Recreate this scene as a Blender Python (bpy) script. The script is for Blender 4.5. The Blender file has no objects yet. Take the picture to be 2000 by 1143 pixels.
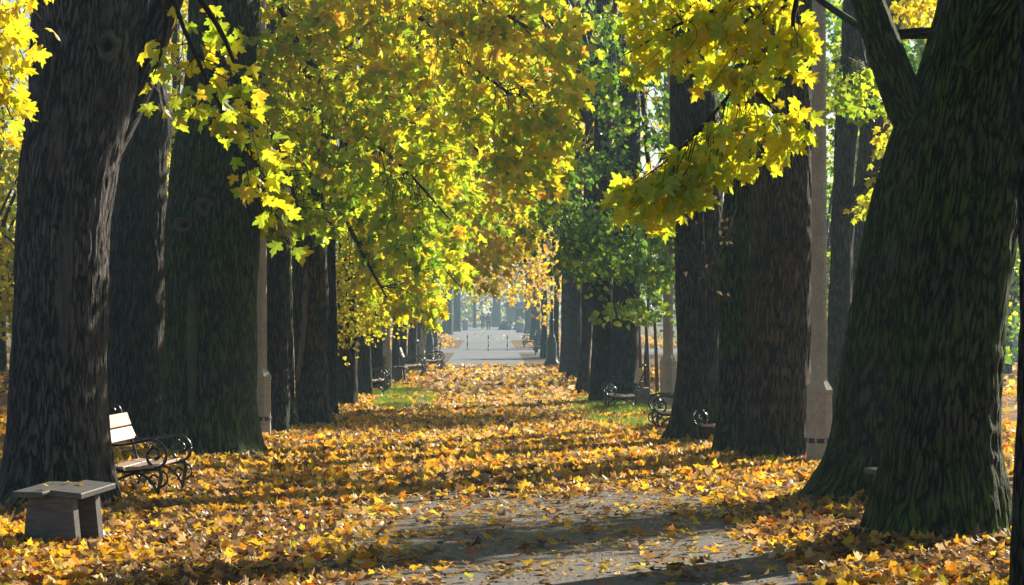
import bpy, math, random
import numpy as np
from mathutils import Vector, Matrix

random.seed(7)
rng = np.random.default_rng(11)
SC = bpy.context.scene
COL = SC.collection
R = math.radians

# ------------------------------------------------------------------ camera, sky, sun, exposure
CAM_H, F, VX, HY = 2.2, 5000.0, 957.0, 603.0
cam_d = bpy.data.cameras.new('camera'); cam = bpy.data.objects.new('camera', cam_d); COL.objects.link(cam)
cam_d.sensor_width = 36.0; cam_d.lens = 36.0*F/2000.0
cam_d.clip_start = 0.1; cam_d.clip_end = 3000
cam.location = (0, 0, CAM_H)
cam.rotation_euler = (R(90)+math.atan((HY-571.5)/F), 0, -math.atan((1000-VX)/F))
SC.camera = cam

SUN_AZ, SUN_EL = R(41.5), R(26)          # azimuth measured from +Y (view axis) towards +X
world = bpy.data.worlds.new('World'); SC.world = world; world.use_nodes = True
wn = world.node_tree; wn.nodes.clear()
sky = wn.nodes.new('ShaderNodeTexSky'); sky.sky_type = 'NISHITA'; sky.sun_disc = False
sky.sun_elevation = SUN_EL; sky.sun_rotation = SUN_AZ
bg = wn.nodes.new('ShaderNodeBackground'); bg.inputs[1].default_value = 0.05
wo = wn.nodes.new('ShaderNodeOutputWorld')
wn.links.new(sky.outputs[0], bg.inputs[0]); wn.links.new(bg.outputs[0], wo.inputs[0])

sd = bpy.data.lights.new('sun', 'SUN'); sun = bpy.data.objects.new('sun', sd); COL.objects.link(sun)
sd.energy = 5.0; sd.angle = R(0.53); sd.color = (1.0, 0.90, 0.74)
TOSUN = Vector((math.sin(SUN_AZ)*math.cos(SUN_EL), math.cos(SUN_AZ)*math.cos(SUN_EL), math.sin(SUN_EL)))
sun.rotation_euler = TOSUN.to_track_quat('Z', 'Y').to_euler(); sun.location = (30, 30, 30)

SC.view_settings.view_transform = 'Standard'; SC.view_settings.look = 'None'
SC.view_settings.exposure = 1.12; SC.view_settings.gamma = 1.0; SC.view_settings.use_curve_mapping = False
SC.render.engine = 'CYCLES'
cy = SC.cycles
cy.use_denoising = True
try: cy.denoiser = 'OPENIMAGEDENOISE'
except Exception: pass
cy.max_bounces = 8; cy.diffuse_bounces = 6; cy.glossy_bounces = 2; cy.transmission_bounces = 5
cy.volume_bounces = 0; cy.transparent_max_bounces = 4
cy.caustics_reflective = False; cy.caustics_refractive = False
cy.sample_clamp_indirect = 6.0
SC.render.use_persistent_data = False

# ------------------------------------------------------------------ coordinates
def P(px, py, d):
    """point seen at photo pixel (px,py) at distance d along the avenue"""
    return np.array([(px-VX)/F*d, d, CAM_H+(HY-py)/F*d])
def G(px, py):
    """point on flat ground seen at the photo pixel"""
    d = F*CAM_H/(py-HY)
    return np.array([(px-VX)/F*d, d, 0.0])
def S(py): return (py-HY)/CAM_H      # pixels per metre on ground at that row

# ------------------------------------------------------------------ scene helpers
def tag(o, label=None, cat=None, group=None, kind=None):
    if label: o['label'] = label
    if cat: o['category'] = cat
    if group: o['group'] = group
    if kind: o['kind'] = kind
    return o
def empty(name, loc, rz=0.0):
    o = bpy.data.objects.new(name, None); COL.objects.link(o)
    o.location = [float(v) for v in loc]; o.rotation_euler = (0, 0, rz); o.empty_display_size = 0.3
    return o
def link(name, me, parent=None):
    o = bpy.data.objects.new(name, me); COL.objects.link(o)
    if parent: o.parent = parent
    return o
def mesh_np(name, verts, faces, mat, col=None, smooth=False, buv=None):
    """verts (n,3), faces (m,k) constant k"""
    verts = np.asarray(verts, dtype=np.float32); faces = np.asarray(faces, dtype=np.int32)
    me = bpy.data.meshes.new(name)
    n, (m, k) = len(verts), faces.shape
    me.vertices.add(n); me.vertices.foreach_set('co', verts.ravel())
    me.loops.add(m*k); me.loops.foreach_set('vertex_index', faces.ravel())
    me.polygons.add(m); me.polygons.foreach_set('loop_start', np.arange(0, m*k, k, dtype=np.int32))
    me.polygons.foreach_set('loop_total', np.full(m, k, dtype=np.int32))
    me.polygons.foreach_set('use_smooth', np.full(m, smooth, dtype=bool))
    if col is not None:
        a = me.attributes.new('col', 'FLOAT_COLOR', 'POINT')
        c = np.ones((n, 4), dtype=np.float32); c[:, :3] = col
        a.data.foreach_set('color', c.ravel())
    if buv is not None:
        a = me.attributes.new('buv', 'FLOAT_VECTOR', 'POINT'); a.data.foreach_set('vector', np.asarray(buv, dtype=np.float32).ravel())
    me.update(calc_edges=True); me.validate()
    if mat: me.materials.append(mat)
    return me
class MB:
    """collects polygons; build() links them as one mesh object"""
    def __init__(s): s.v = []; s.f = []; s.sm = []
    def add(s, v, f, smooth=False):
        o = len(s.v); s.v += [tuple(map(float, p)) for p in v]
        s.f += [tuple(int(i)+o for i in q) for q in f]; s.sm += [smooth]*len(f); return s
    def box(s, c, size, rot=None, bev=0.0):
        x, y, z = [d/2 for d in size]
        if bev <= 0:
            v = [(sx*x, sy*y, sz*z) for sz in (-1, 1) for sy in (-1, 1) for sx in (-1, 1)]
            f = [(0,2,3,1), (4,5,7,6), (0,1,5,4), (2,6,7,3), (0,4,6,2), (1,3,7,5)]
        else:   # chamfered all round: 24 verts
            v = []; idx = {}
            for sx in (-1, 1):
                for sy in (-1, 1):
                    for sz in (-1, 1):
                        for ax in range(3):
                            p = [sx*(x-bev), sy*(y-bev), sz*(z-bev)]
                            p[ax] = (sx*x, sy*y, sz*z)[ax]
                            idx[(sx, sy, sz, ax)] = len(v); v.append(tuple(p))
            f = []
            for ax in range(3):
                a, b = [i for i in range(3) if i != ax]
                for sg in (-1, 1):
                    q = []
                    for (ua, ub) in ((-1,-1), (1,-1), (1,1), (-1,1)):
                        k = [0,0,0]; k[ax] = sg; k[a] = ua; k[b] = ub
                        q.append(idx[tuple(k)+(ax,)])
                    f.append(tuple(q))
            for ax in range(3):
                a, b = [i for i in range(3) if i != ax]
                for ua in (-1, 1):
                    for ub in (-1, 1):
                        k0 = [0,0,0]; k1 = [0,0,0]
                        k0[ax] = -1; k1[ax] = 1
                        for k in (k0, k1): k[a] = ua; k[b] = ub
                        f.append((idx[tuple(k0)+(a,)], idx[tuple(k1)+(a,)], idx[tuple(k1)+(b,)], idx[tuple(k0)+(b,)]))
            for sx in (-1, 1):
                for sy in (-1, 1):
                    for sz in (-1, 1):
                        f.append((idx[(sx,sy,sz,0)], idx[(sx,sy,sz,1)], idx[(sx,sy,sz,2)]))
        M = rot if rot is not None else Matrix.Identity(3)
        v = [tuple(Vector(c)+M @ Vector(p)) for p in v]
        return s.add(v, f)
    def tube(s, pts, rad, sides=8, cap=True, flat=1.0):
        pts = np.asarray(pts, float); n = len(pts)
        rad = np.full(n, rad, float) if np.isscalar(rad) else np.asarray(rad, float)
        v, f = tube_np(pts, rad, sides, flat)
        f = [tuple(q) for q in f]
        if cap:
            f.append(tuple(range(sides-1, -1, -1))); f.append(tuple(range((n-1)*sides, n*sides)))
        return s.add(v, f, True)
    def lathe(s, prof, seg=16, c=(0,0,0), smooth=True):
        v = []; f = []
        for (r, z) in prof:
            for i in range(seg):
                a = 2*math.pi*i/seg; v.append((c[0]+r*math.cos(a), c[1]+r*math.sin(a), c[2]+z))
        for j in range(len(prof)-1):
            for i in range(seg):
                k = (i+1) % seg; f.append((j*seg+i, j*seg+k, (j+1)*seg+k, (j+1)*seg+i))
        f.append(tuple(range(seg-1, -1, -1))); f.append(tuple(range((len(prof)-1)*seg, len(prof)*seg)))
        return s.add(v, f, smooth)
    def prism(s, poly, y0, y1):
        """polygon in x,z extruded along y"""
        n = len(poly); v = [(a, y0, b) for a, b in poly]+[(a, y1, b) for a, b in poly]
        f = [tuple(range(n)), tuple(range(2*n-1, n-1, -1))]+[(i, i+n, (i+1) % n+n, (i+1) % n) for i in range(n)]
        return s.add(v, f)
    def mesh(s, name, mat):
        me = bpy.data.meshes.new(name); me.from_pydata(s.v, [], s.f)
        me.polygons.foreach_set('use_smooth', s.sm); me.update()
        if mat: me.materials.append(mat)
        return me
    def build(s, name, mat, parent=None): return link(name, s.mesh(name, mat), parent)

def tube_np(pts, rad, sides=3, flat=1.0):
    t = np.gradient(pts, axis=0); t /= np.linalg.norm(t, axis=1, keepdims=True)+1e-9
    ref = np.array([0, 0, 1.0]) if abs(t[:, 2]).mean() < 0.75 else np.array([0, 1.0, 0])
    a = np.cross(t, ref); a /= np.linalg.norm(a, axis=1, keepdims=True)+1e-9
    b = np.cross(t, a)
    ang = np.arange(sides)*2*np.pi/sides
    v = pts[:, None, :]+rad[:, None, None]*(np.cos(ang)[None, :, None]*a[:, None, :]*flat+np.sin(ang)[None, :, None]*b[:, None, :])
    n = len(pts); i = np.arange(sides); k = (i+1) % sides
    j = np.arange(n-1)[:, None]*sides
    f = np.stack([j+i, j+k, j+sides+k, j+sides+i], -1).reshape(-1, 4)
    return v.reshape(-1, 3), f
class Tubes:
    def __init__(s): s.v = []; s.f = []; s.n = 0
    def add(s, pts, rad, sides=3):
        v, f = tube_np(np.asarray(pts, float), np.asarray(rad, float), sides)
        s.v.append(v); s.f.append(f+s.n); s.n += len(v)
    def build(s, name, mat, parent=None):
        me = mesh_np(name, np.concatenate(s.v), np.concatenate(s.f), mat, smooth=True)
        return link(name, me, parent)
def smooth_line(pts, n=24):
    """Catmull-Rom through the points"""
    p = np.asarray(pts, float); p = np.vstack([2*p[0]-p[1], p, 2*p[-1]-p[-2]])
    out = []; m = len(p)-3
    for q in np.linspace(0, m-1e-6, n):
        i = int(q); t = q-i; a, b, c, d = p[i:i+4]
        out.append(0.5*((2*b)+(-a+c)*t+(2*a-5*b+4*c-d)*t*t+(-a+3*b-3*c+d)*t**3))
    return np.array(out)

# periodic value noise ---------------------------------------------------------------
def vnoise(u, v, nu, seed):
    """u in cells (periodic with nu), v in cells"""
    r = np.random.default_rng(seed); T = r.random((nu, 257))
    ui = np.floor(u).astype(int); vi = np.floor(v).astype(int)
    fu = u-ui; fv = v-vi; fu = fu*fu*(3-2*fu); fv = fv*fv*(3-2*fv)
    a = T[ui % nu, vi % 257]; b = T[(ui+1) % nu, vi % 257]; c = T[ui % nu, (vi+1) % 257]; d = T[(ui+1) % nu, (vi+1) % 257]
    return (a*(1-fu)+b*fu)*(1-fv)+(c*(1-fu)+d*fu)*fv
def pnoise(x, y, seed):
    r = np.random.default_rng(seed); T = r.random((257, 257))
    xi = np.floor(x).astype(int); yi = np.floor(y).astype(int); fx = x-xi; fy = y-yi
    fx = fx*fx*(3-2*fx); fy = fy*fy*(3-2*fy)
    g = lambda i, j: T[i % 257, j % 257]
    return (g(xi, yi)*(1-fx)+g(xi+1, yi)*fx)*(1-fy)+(g(xi, yi+1)*(1-fx)+g(xi+1, yi+1)*fx)*fy

# ------------------------------------------------------------------ materials
MATS = {}
def newmat(name):
    m = bpy.data.materials.new(name); m.use_nodes = True; nt = m.node_tree; nt.nodes.clear()
    out = nt.nodes.new('ShaderNodeOutputMaterial'); MATS[name] = m
    return m, nt, out
def N(nt, t, **kw):
    n = nt.nodes.new(t)
    for k, v in kw.items():
        if k in n.inputs: n.inputs[k].default_value = v
        else: setattr(n, k, v)
    return n
def ramp(nt, stops, interp='LINEAR'):
    n = nt.nodes.new('ShaderNodeValToRGB'); n.color_ramp.interpolation = interp
    e = n.color_ramp.elements
    while len(e) < len(stops): e.new(0.5)
    for q, (p, c) in zip(e, stops): q.position = p; q.color = tuple(c)+(1,) if len(c) == 3 else c
    return n
def noise(nt, vec, scale, detail=4, rough=0.55, dist=0.0):
    n = N(nt, 'ShaderNodeTexNoise'); n.inputs['Scale'].default_value = scale; n.inputs['Detail'].default_value = detail
    n.inputs['Roughness'].default_value = rough; n.inputs['Distortion'].default_value = dist
    nt.links.new(vec, n.inputs['Vector']); return n
def mapping(nt, scale=(1,1,1), loc=(0,0,0), rot=(0,0,0)):
    tc = N(nt, 'ShaderNodeTexCoord'); mp = N(nt, 'ShaderNodeMapping')
    mp.inputs['Scale'].default_value = scale; mp.inputs['Location'].default_value = loc; mp.inputs['Rotation'].default_value = rot
    nt.links.new(tc.outputs['Object'], mp.inputs[0]); return mp.outputs[0]
def mixc(nt, fac, a, b, mode='MIX'):
    n = nt.nodes.new('ShaderNodeMix'); n.data_type = 'RGBA'; n.blend_type = mode
    def put(sock, v):
        if hasattr(v, 'links') or hasattr(v, 'is_linked'): nt.links.new(v, sock)
        else: sock.default_value = v if not isinstance(v, tuple) or len(v) == 4 else v+(1,)
    put(n.inputs[0], fac); put(n.inputs[6], a); put(n.inputs[7], b)
    return n.outputs[2]
def maprange(nt, v, a, b, c=0.0, d=1.0):
    n = nt.nodes.new('ShaderNodeMapRange'); n.inputs[1].default_value = a; n.inputs[2].default_value = b
    n.inputs[3].default_value = c; n.inputs[4].default_value = d; nt.links.new(v, n.inputs[0]); return n.outputs[0]

def leaf_mat(name, trans=0.55, gloss=0.06, rough=0.38, tint=(1.0, 1.0, 1.0)):
    m, nt, out = newmat(name)
    at = N(nt, 'ShaderNodeAttribute'); at.attribute_name = 'col'
    vec = mapping(nt)
    nz = noise(nt, vec, 9.0, 3)
    f = maprange(nt, nz.outputs[0], 0.3, 0.75, 0.8, 1.1)
    v = N(nt, 'ShaderNodeVectorMath', operation='SCALE'); nt.links.new(at.outputs['Color'], v.inputs[0]); nt.links.new(f, v.inputs['Scale'])
    df = N(nt, 'ShaderNodeBsdfDiffuse'); tr = N(nt, 'ShaderNodeBsdfTranslucent')
    nt.links.new(v.outputs[0], df.inputs[0])
    tcol = mixc(nt, 1.0, v.outputs[0], tint, 'MULTIPLY'); nt.links.new(tcol, tr.inputs[0])
    mx = N(nt, 'ShaderNodeMixShader'); mx.inputs[0].default_value = trans
    nt.links.new(df.outputs[0], mx.inputs[1]); nt.links.new(tr.outputs[0], mx.inputs[2])
    gl = N(nt, 'ShaderNodeBsdfGlossy'); gl.inputs['Roughness'].default_value = rough; gl.inputs[0].default_value = (0.9, 0.9, 0.9, 1)
    m2 = N(nt, 'ShaderNodeMixShader'); m2.inputs[0].default_value = gloss
    nt.links.new(mx.outputs[0], m2.inputs[1]); nt.links.new(gl.outputs[0], m2.inputs[2])
    nt.links.new(m2.outputs[0], out.inputs[0]); return m
M_LEAF = leaf_mat('leaf_living', 0.68, 0.05, 0.36)
M_LITTER = leaf_mat('leaf_fallen', 0.55, 0.05, 0.45)
M_GRASS = leaf_mat('grass_blades', 0.5, 0.05, 0.4)

def bark_mat(name, dark, light, moss=0.3, mosscol=(0.035, 0.06, 0.012), streak=0.0, scale=1.0):
    m, nt, out = newmat(name)
    v1 = mapping(nt, (scale, scale, 0.16*scale))
    v0 = mapping(nt)
    n1 = noise(nt, v1, 26.0, 6, 0.65, 0.6)
    n2 = noise(nt, v1, 9.0, 5, 0.6, 0.4)
    n3 = noise(nt, v0, 1.1, 4, 0.6)
    vo = N(nt, 'ShaderNodeTexVoronoi', feature='DISTANCE_TO_EDGE'); vo.inputs['Scale'].default_value = 17.0
    wv = noise(nt, v1, 7.0, 4); vv = N(nt, 'ShaderNodeVectorMath', operation='ADD')
    sc = N(nt, 'ShaderNodeVectorMath', operation='SCALE'); sc.inputs['Scale'].default_value = 0.4
    nt.links.new(wv.outputs['Color'], sc.inputs[0]); nt.links.new(v1, vv.inputs[0]); nt.links.new(sc.outputs[0], vv.inputs[1])
    nt.links.new(vv.outputs[0], vo.inputs['Vector'])
    edge = maprange(nt, vo.outputs['Distance'], 0.0, 0.11)
    at = N(nt, 'ShaderNodeAttribute'); at.attribute_name = 'col'      # ridge height of the bark plates
    rp = ramp(nt, [(0.25, dark), (0.75, light)])
    nt.links.new(n1.outputs[0], rp.inputs[0])
    c = mixc(nt, maprange(nt, n2.outputs[0], 0.4, 0.75, 0.0, 0.6), rp.outputs[0], tuple(0.6*x for x in dark))
    c = mixc(nt, edge, tuple(0.2*x for x in dark), c)
    hh = maprange(nt, at.outputs['Fac'], 0.35, 0.85)
    c = mixc(nt, hh, mixc(nt, 0.85, c, tuple(0.25*x for x in dark)), mixc(nt, 0.35, c, light))
    ab = N(nt, 'ShaderNodeAttribute'); ab.attribute_name = 'buv'
    bm_ = N(nt, 'ShaderNodeMapping'); bm_.inputs['Scale'].default_value = (1, 0.16, 1); nt.links.new(ab.outputs['Vector'], bm_.inputs[0])
    wn_ = noise(nt, bm_.outputs[0], 7.0, 3, 0.6); wsc = N(nt, 'ShaderNodeVectorMath', operation='SCALE'); wsc.inputs['Scale'].default_value = 0.07; nt.links.new(wn_.outputs['Color'], wsc.inputs[0])
    wad = N(nt, 'ShaderNodeVectorMath', operation='ADD'); nt.links.new(bm_.outputs[0], wad.inputs[0]); nt.links.new(wsc.outputs[0], wad.inputs[1])
    rn = noise(nt, wad.outputs[0], 23.0*scale, 2, 0.45)
    m1 = N(nt, 'ShaderNodeMath', operation='MULTIPLY_ADD'); nt.links.new(rn.outputs[0], m1.inputs[0]); m1.inputs[1].default_value = 2.0; m1.inputs[2].default_value = -1.0
    m2 = N(nt, 'ShaderNodeMath', operation='ABSOLUTE'); nt.links.new(m1.outputs[0], m2.inputs[0])
    ridge_ = maprange(nt, m2.outputs[0], 0.02, 0.26)
    c = mixc(nt, ridge_, tuple(0.12*x for x in dark), mixc(nt, 0.55, c, tuple(1.5*x for x in light)))
    ms = maprange(nt, n3.outputs[0], 0.52-0.25*moss, 0.72-0.2*moss, 0.0, min(1.0, 0.4+moss))
    c = mixc(nt, ms, c, mixc(nt, ridge_, tuple(0.1*x for x in mosscol), tuple(1.7*x for x in mosscol)))
    tcz = N(nt, 'ShaderNodeTexCoord'); sz = N(nt, 'ShaderNodeSeparateXYZ'); nt.links.new(tcz.outputs['Object'], sz.inputs[0])
    hz_ = N(nt, 'ShaderNodeMath', operation='MULTIPLY_ADD'); nt.links.new(n3.outputs[0], hz_.inputs[0]); hz_.inputs[1].default_value = -2.2; nt.links.new(sz.outputs[2], hz_.inputs[2])
    mb = maprange(nt, hz_.outputs[0], -0.9, -0.2, min(1.0, 0.35+0.7*moss), 0.0)
    c = mixc(nt, mb, c, mixc(nt, ridge_, tuple(0.15*x for x in mosscol), tuple(2.0*x for x in mosscol)))
    if streak > 0:
        vs = mapping(nt, (1.0, 1.0, 0.13)); ns = noise(nt, vs, 3.1, 5, 0.6, 0.5)
        st = maprange(nt, ns.outputs[0], 0.60, 0.68, 0.0, streak)
        c = mixc(nt, st, c, mixc(nt, n1.outputs[0], (0.07, 0.045, 0.035), (0.19, 0.15, 0.12)))
    b = N(nt, 'ShaderNodeBsdfPrincipled'); b.inputs['Roughness'].default_value = 0.85
    b.inputs['Specular IOR Level'].default_value = 0.25
    nt.links.new(c, b.inputs['Base Color'])
    hs = N(nt, 'ShaderNodeMath', operation='MULTIPLY_ADD'); nt.links.new(edge, hs.inputs[0]); hs.inputs[1].default_value = 0.6
    hs2 = N(nt, 'ShaderNodeMath', operation='MULTIPLY_ADD'); nt.links.new(ridge_, hs2.inputs[0]); hs2.inputs[1].default_value = 1.2; nt.links.new(n1.outputs[0], hs2.inputs[2])
    nt.links.new(hs2.outputs[0], hs.inputs[2])
    bp = N(nt, 'ShaderNodeBump'); bp.inputs['Strength'].default_value = 1.0; bp.inputs['Distance'].default_value = 0.03
    nt.links.new(hs.outputs[0], bp.inputs['Height']); nt.links.new(bp.outputs[0], b.inputs['Normal'])
    nt.links.new(b.outputs[0], out.inputs[0]); return m
BARK = {
 'grey':  bark_mat('bark_grey', (0.022, 0.018, 0.016), (0.15, 0.13, 0.125), 0.1, streak=0.7),
 'dark':  bark_mat('bark_dark', (0.020, 0.016, 0.012), (0.10, 0.082, 0.066), 0.25),
 'mossy': bark_mat('bark_mossy', (0.022, 0.018, 0.013), (0.11, 0.09, 0.07), 0.7, (0.05, 0.085, 0.014)),
 'brown': bark_mat('bark_brown', (0.028, 0.019, 0.012), (0.15, 0.105, 0.068), 0.2, streak=0.35),
 'far':   bark_mat('bark_far', (0.022, 0.018, 0.014), (0.075, 0.060, 0.048), 0.15),
}
def plain(name, c1, c2, scale=8.0, rough=0.7, bump=0.3, dist=0.01, stretch=(1,1,1), spec=0.4, metal=0.0, coat=0.0):
    m, nt, out = newmat(name)
    v = mapping(nt, stretch); n1 = noise(nt, v, scale, 6, 0.6); n2 = noise(nt, v, scale*5.3, 4, 0.6)
    rp = ramp(nt, [(0.3, c1), (0.72, c2)]); nt.links.new(n1.outputs[0], rp.inputs[0])
    c = mixc(nt, maprange(nt, n2.outputs[0], 0.35, 0.7, 0.0, 0.5), rp.outputs[0], tuple(0.6*x for x in c1))
    b = N(nt, 'ShaderNodeBsdfPrincipled'); b.inputs['Specular IOR Level'].default_value = spec
    b.inputs['Metallic'].default_value = metal; b.inputs['Coat Weight'].default_value = coat; b.inputs['Coat Roughness'].default_value = 0.42 if coat > 0.5 else 0.25
    nt.links.new(c, b.inputs['Base Color'])
    nt.links.new(maprange(nt, n2.outputs[0], 0.3, 0.7, rough-0.08, min(1, rough+0.1)), b.inputs['Roughness'])
    bp = N(nt, 'ShaderNodeBump'); bp.inputs['Strength'].default_value = bump; bp.inputs['Distance'].default_value = dist
    nt.links.new(n2.outputs[0], bp.inputs['Height']); nt.links.new(bp.outputs[0], b.inputs['Normal'])
    nt.links.new(b.outputs[0], out.inputs[0]); return m
M_TWIG = plain('twig_bark', (0.018, 0.013, 0.010), (0.05, 0.038, 0.028), 12, 0.8, 0.4)
M_IRON = plain('cast_iron_paint', (0.006, 0.012, 0.011), (0.014, 0.024, 0.022), 25, 0.28, 0.15, 0.003, spec=0.6, coat=0.3)
M_SLAT = plain('varnished_slat', (0.50, 0.33, 0.24), (0.74, 0.56, 0.44), 6, 0.33, 0.25, 0.003, (8, 0.7, 8), 0.6, coat=0.7)
M_STOOL = plain('weathered_board', (0.07, 0.068, 0.066), (0.19, 0.182, 0.17), 5, 0.62, 0.5, 0.004, (1, 6, 6), 0.4)
M_GREENBOARD = plain('green_board', (0.03, 0.055, 0.045), (0.08, 0.10, 0.07), 6, 0.55, 0.4, 0.004, (1, 6, 6))
M_CONC = plain('ribbed_concrete', (0.38, 0.35, 0.31), (0.55, 0.51, 0.45), 4, 0.85, 0.5, 0.006)
M_STONE = plain('grey_stone', (0.14, 0.14, 0.13), (0.27, 0.26, 0.24), 5, 0.85, 0.5, 0.008)
M_BAND = plain('dark_band', (0.02, 0.022, 0.025), (0.04, 0.04, 0.045), 20, 0.6, 0.2)
M_WOODWOUND = plain('bare_wood', (0.10, 0.065, 0.038), (0.24, 0.165, 0.10), 7, 0.8, 0.6, 0.01, (1, 1, 0.2))
M_HOLE_SHADE = plain('hollow', (0.006, 0.005, 0.004), (0.015, 0.012, 0.01), 9, 0.95, 0.3)
M_LAMPGREEN = plain('lamp_green_paint', (0.012, 0.035, 0.028), (0.025, 0.06, 0.05), 15, 0.35, 0.1, spec=0.6)
M_GLASSW = plain('lantern_glass', (0.55, 0.55, 0.5), (0.7, 0.7, 0.65), 5, 0.2, 0.05)
M_STAKE = plain('stake_wood', (0.09, 0.06, 0.045), (0.2, 0.14, 0.10), 9, 0.8, 0.4, 0.01, (1,1,0.15))
M_RAIL = plain('grey_rail', (0.32, 0.36, 0.38), (0.45, 0.49, 0.5), 9, 0.6, 0.2)
M_RED = plain('red_paint', (0.42, 0.035, 0.02), (0.6, 0.06, 0.035), 12, 0.5, 0.1)
M_WHITE = plain('white_paint', (0.6, 0.6, 0.58), (0.78, 0.78, 0.75), 12, 0.5, 0.1)
M_BLUE = plain('blue_canvas', (0.05, 0.16, 0.30), (0.09, 0.25, 0.42), 6, 0.8, 0.2)
M_BLACK = plain('black_sheet', (0.015, 0.016, 0.018), (0.035, 0.035, 0.04), 6, 0.6, 0.4)
M_BIN = plain('grey_bin', (0.22, 0.24, 0.26), (0.34, 0.36, 0.38), 6, 0.6, 0.2)
M_JACKET = plain('brown_jacket', (0.16, 0.10, 0.085), (0.26, 0.17, 0.14), 9, 0.9, 0.3)
M_COAT = plain('grey_green_coat', (0.10, 0.12, 0.10), (0.17, 0.19, 0.16), 9, 0.9, 0.3)
M_TROUSER = plain('dark_trousers', (0.02, 0.022, 0.028), (0.04, 0.042, 0.05), 9, 0.9, 0.3)
M_SKIN = plain('skin', (0.45, 0.28, 0.2), (0.55, 0.36, 0.27), 9, 0.6, 0.1)
M_HAIR = plain('hair', (0.03, 0.02, 0.015), (0.07, 0.05, 0.035), 30, 0.7, 0.4)
M_PALEWALL = plain('pale_siding', (0.42, 0.47, 0.52), (0.55, 0.60, 0.64), 2, 0.8, 0.2)
M_ROOF = plain('roof_tile', (0.10, 0.06, 0.05), (0.17, 0.10, 0.08), 4, 0.8, 0.4)
M_WINDOW = plain('window_glass', (0.03, 0.04, 0.05), (0.06, 0.08, 0.1), 2, 0.1, 0.02, spec=0.8)

def ground_mat():
    m, nt, out = newmat('leafy_soil')
    v = mapping(nt, (1, 1, 1))
    vo = N(nt, 'ShaderNodeTexVoronoi'); vo.inputs['Scale'].default_value = 7.5; nt.links.new(v, vo.inputs['Vector'])
    vo2 = N(nt, 'ShaderNodeTexVoronoi', feature='DISTANCE_TO_EDGE'); vo2.inputs['Scale'].default_value = 7.5; nt.links.new(v, vo2.inputs['Vector'])
    sep = N(nt, 'ShaderNodeSeparateColor'); nt.links.new(vo.outputs['Color'], sep.inputs[0])
    rp = ramp(nt, [(0.0, (0.06, 0.035, 0.018)), (0.2, (0.18, 0.09, 0.03)), (0.42, (0.38, 0.20, 0.05)), (0.6, (0.50, 0.28, 0.05)), (0.78, (0.30, 0.19, 0.09)), (1.0, (0.42, 0.16, 0.03))], 'CONSTANT')
    nt.links.new(sep.outputs[0], rp.inputs[0])
    n1 = noise(nt, v, 0.5, 5); n2 = noise(nt, v, 30, 4)
    c = mixc(nt, maprange(nt, n1.outputs[0], 0.45, 0.62, 0, 0.75), rp.outputs[0], (0.05, 0.035, 0.02))
    c = mixc(nt, maprange(nt, vo2.outputs[0], 0, 0.06), (0.03, 0.02, 0.012), c)
    c = mixc(nt, maprange(nt, n2.outputs[0], 0.3, 0.7, 0, 0.35), c, (0.04, 0.028, 0.016))
    b = N(nt, 'ShaderNodeBsdfPrincipled'); b.inputs['Roughness'].default_value = 0.85; b.inputs['Specular IOR Level'].default_value = 0.2
    nt.links.new(c, b.inputs['Base Color'])
    bp = N(nt, 'ShaderNodeBump'); bp.inputs['Strength'].default_value = 1.0; bp.inputs['Distance'].default_value = 0.06
    nt.links.new(sep.outputs[1], bp.inputs['Height']); nt.links.new(bp.outputs[0], b.inputs['Normal'])
    nt.links.new(b.outputs[0], out.inputs[0]); return m
M_GROUND = ground_mat()
def asphalt_mat(name, c1, c2, worn):
    m, nt, out = newmat(name)
    v = mapping(nt); n1 = noise(nt, v, 0.9, 6, 0.6); n2 = noise(nt, v, 55, 5, 0.7); n3 = noise(nt, v, 3.7, 5, 0.65, 0.4)
    rp = ramp(nt, [(0.3, c1), (0.7, c2)]); nt.links.new(n1.outputs[0], rp.inputs[0])
    c = mixc(nt, maprange(nt, n3.outputs[0], 0.5, 0.72, 0, 0.55), rp.outputs[0], worn)
    c = mixc(nt, maprange(nt, n2.outputs[0], 0.35, 0.65, 0, 0.45), c, tuple(0.45*x for x in c1))
    b = N(nt, 'ShaderNodeBsdfPrincipled'); b.inputs['Roughness'].default_value = 0.75; b.inputs['Specular IOR Level'].default_value = 0.35
    nt.links.new(c, b.inputs['Base Color'])
    h = N(nt, 'ShaderNodeMath', operation='ADD'); nt.links.new(n2.outputs[0], h.inputs[0]); nt.links.new(n3.outputs[0], h.inputs[1])
    bp = N(nt, 'ShaderNodeBump'); bp.inputs['Strength'].default_value = 0.7; bp.inputs['Distance'].default_value = 0.012
    nt.links.new(h.outputs[0], bp.inputs['Height']); nt.links.new(bp.outputs[0], b.inputs['Normal'])
    nt.links.new(b.outputs[0], out.inputs[0]); return m
M_ASPH = asphalt_mat('path_asphalt', (0.13, 0.115, 0.10), (0.21, 0.19, 0.165), (0.27, 0.225, 0.17))
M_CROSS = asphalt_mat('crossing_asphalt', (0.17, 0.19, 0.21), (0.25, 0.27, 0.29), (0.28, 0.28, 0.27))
M_DARKPATCH = asphalt_mat('dark_asphalt', (0.07, 0.06, 0.05), (0.11, 0.09, 0.075), (0.13, 0.10, 0.07))

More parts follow.
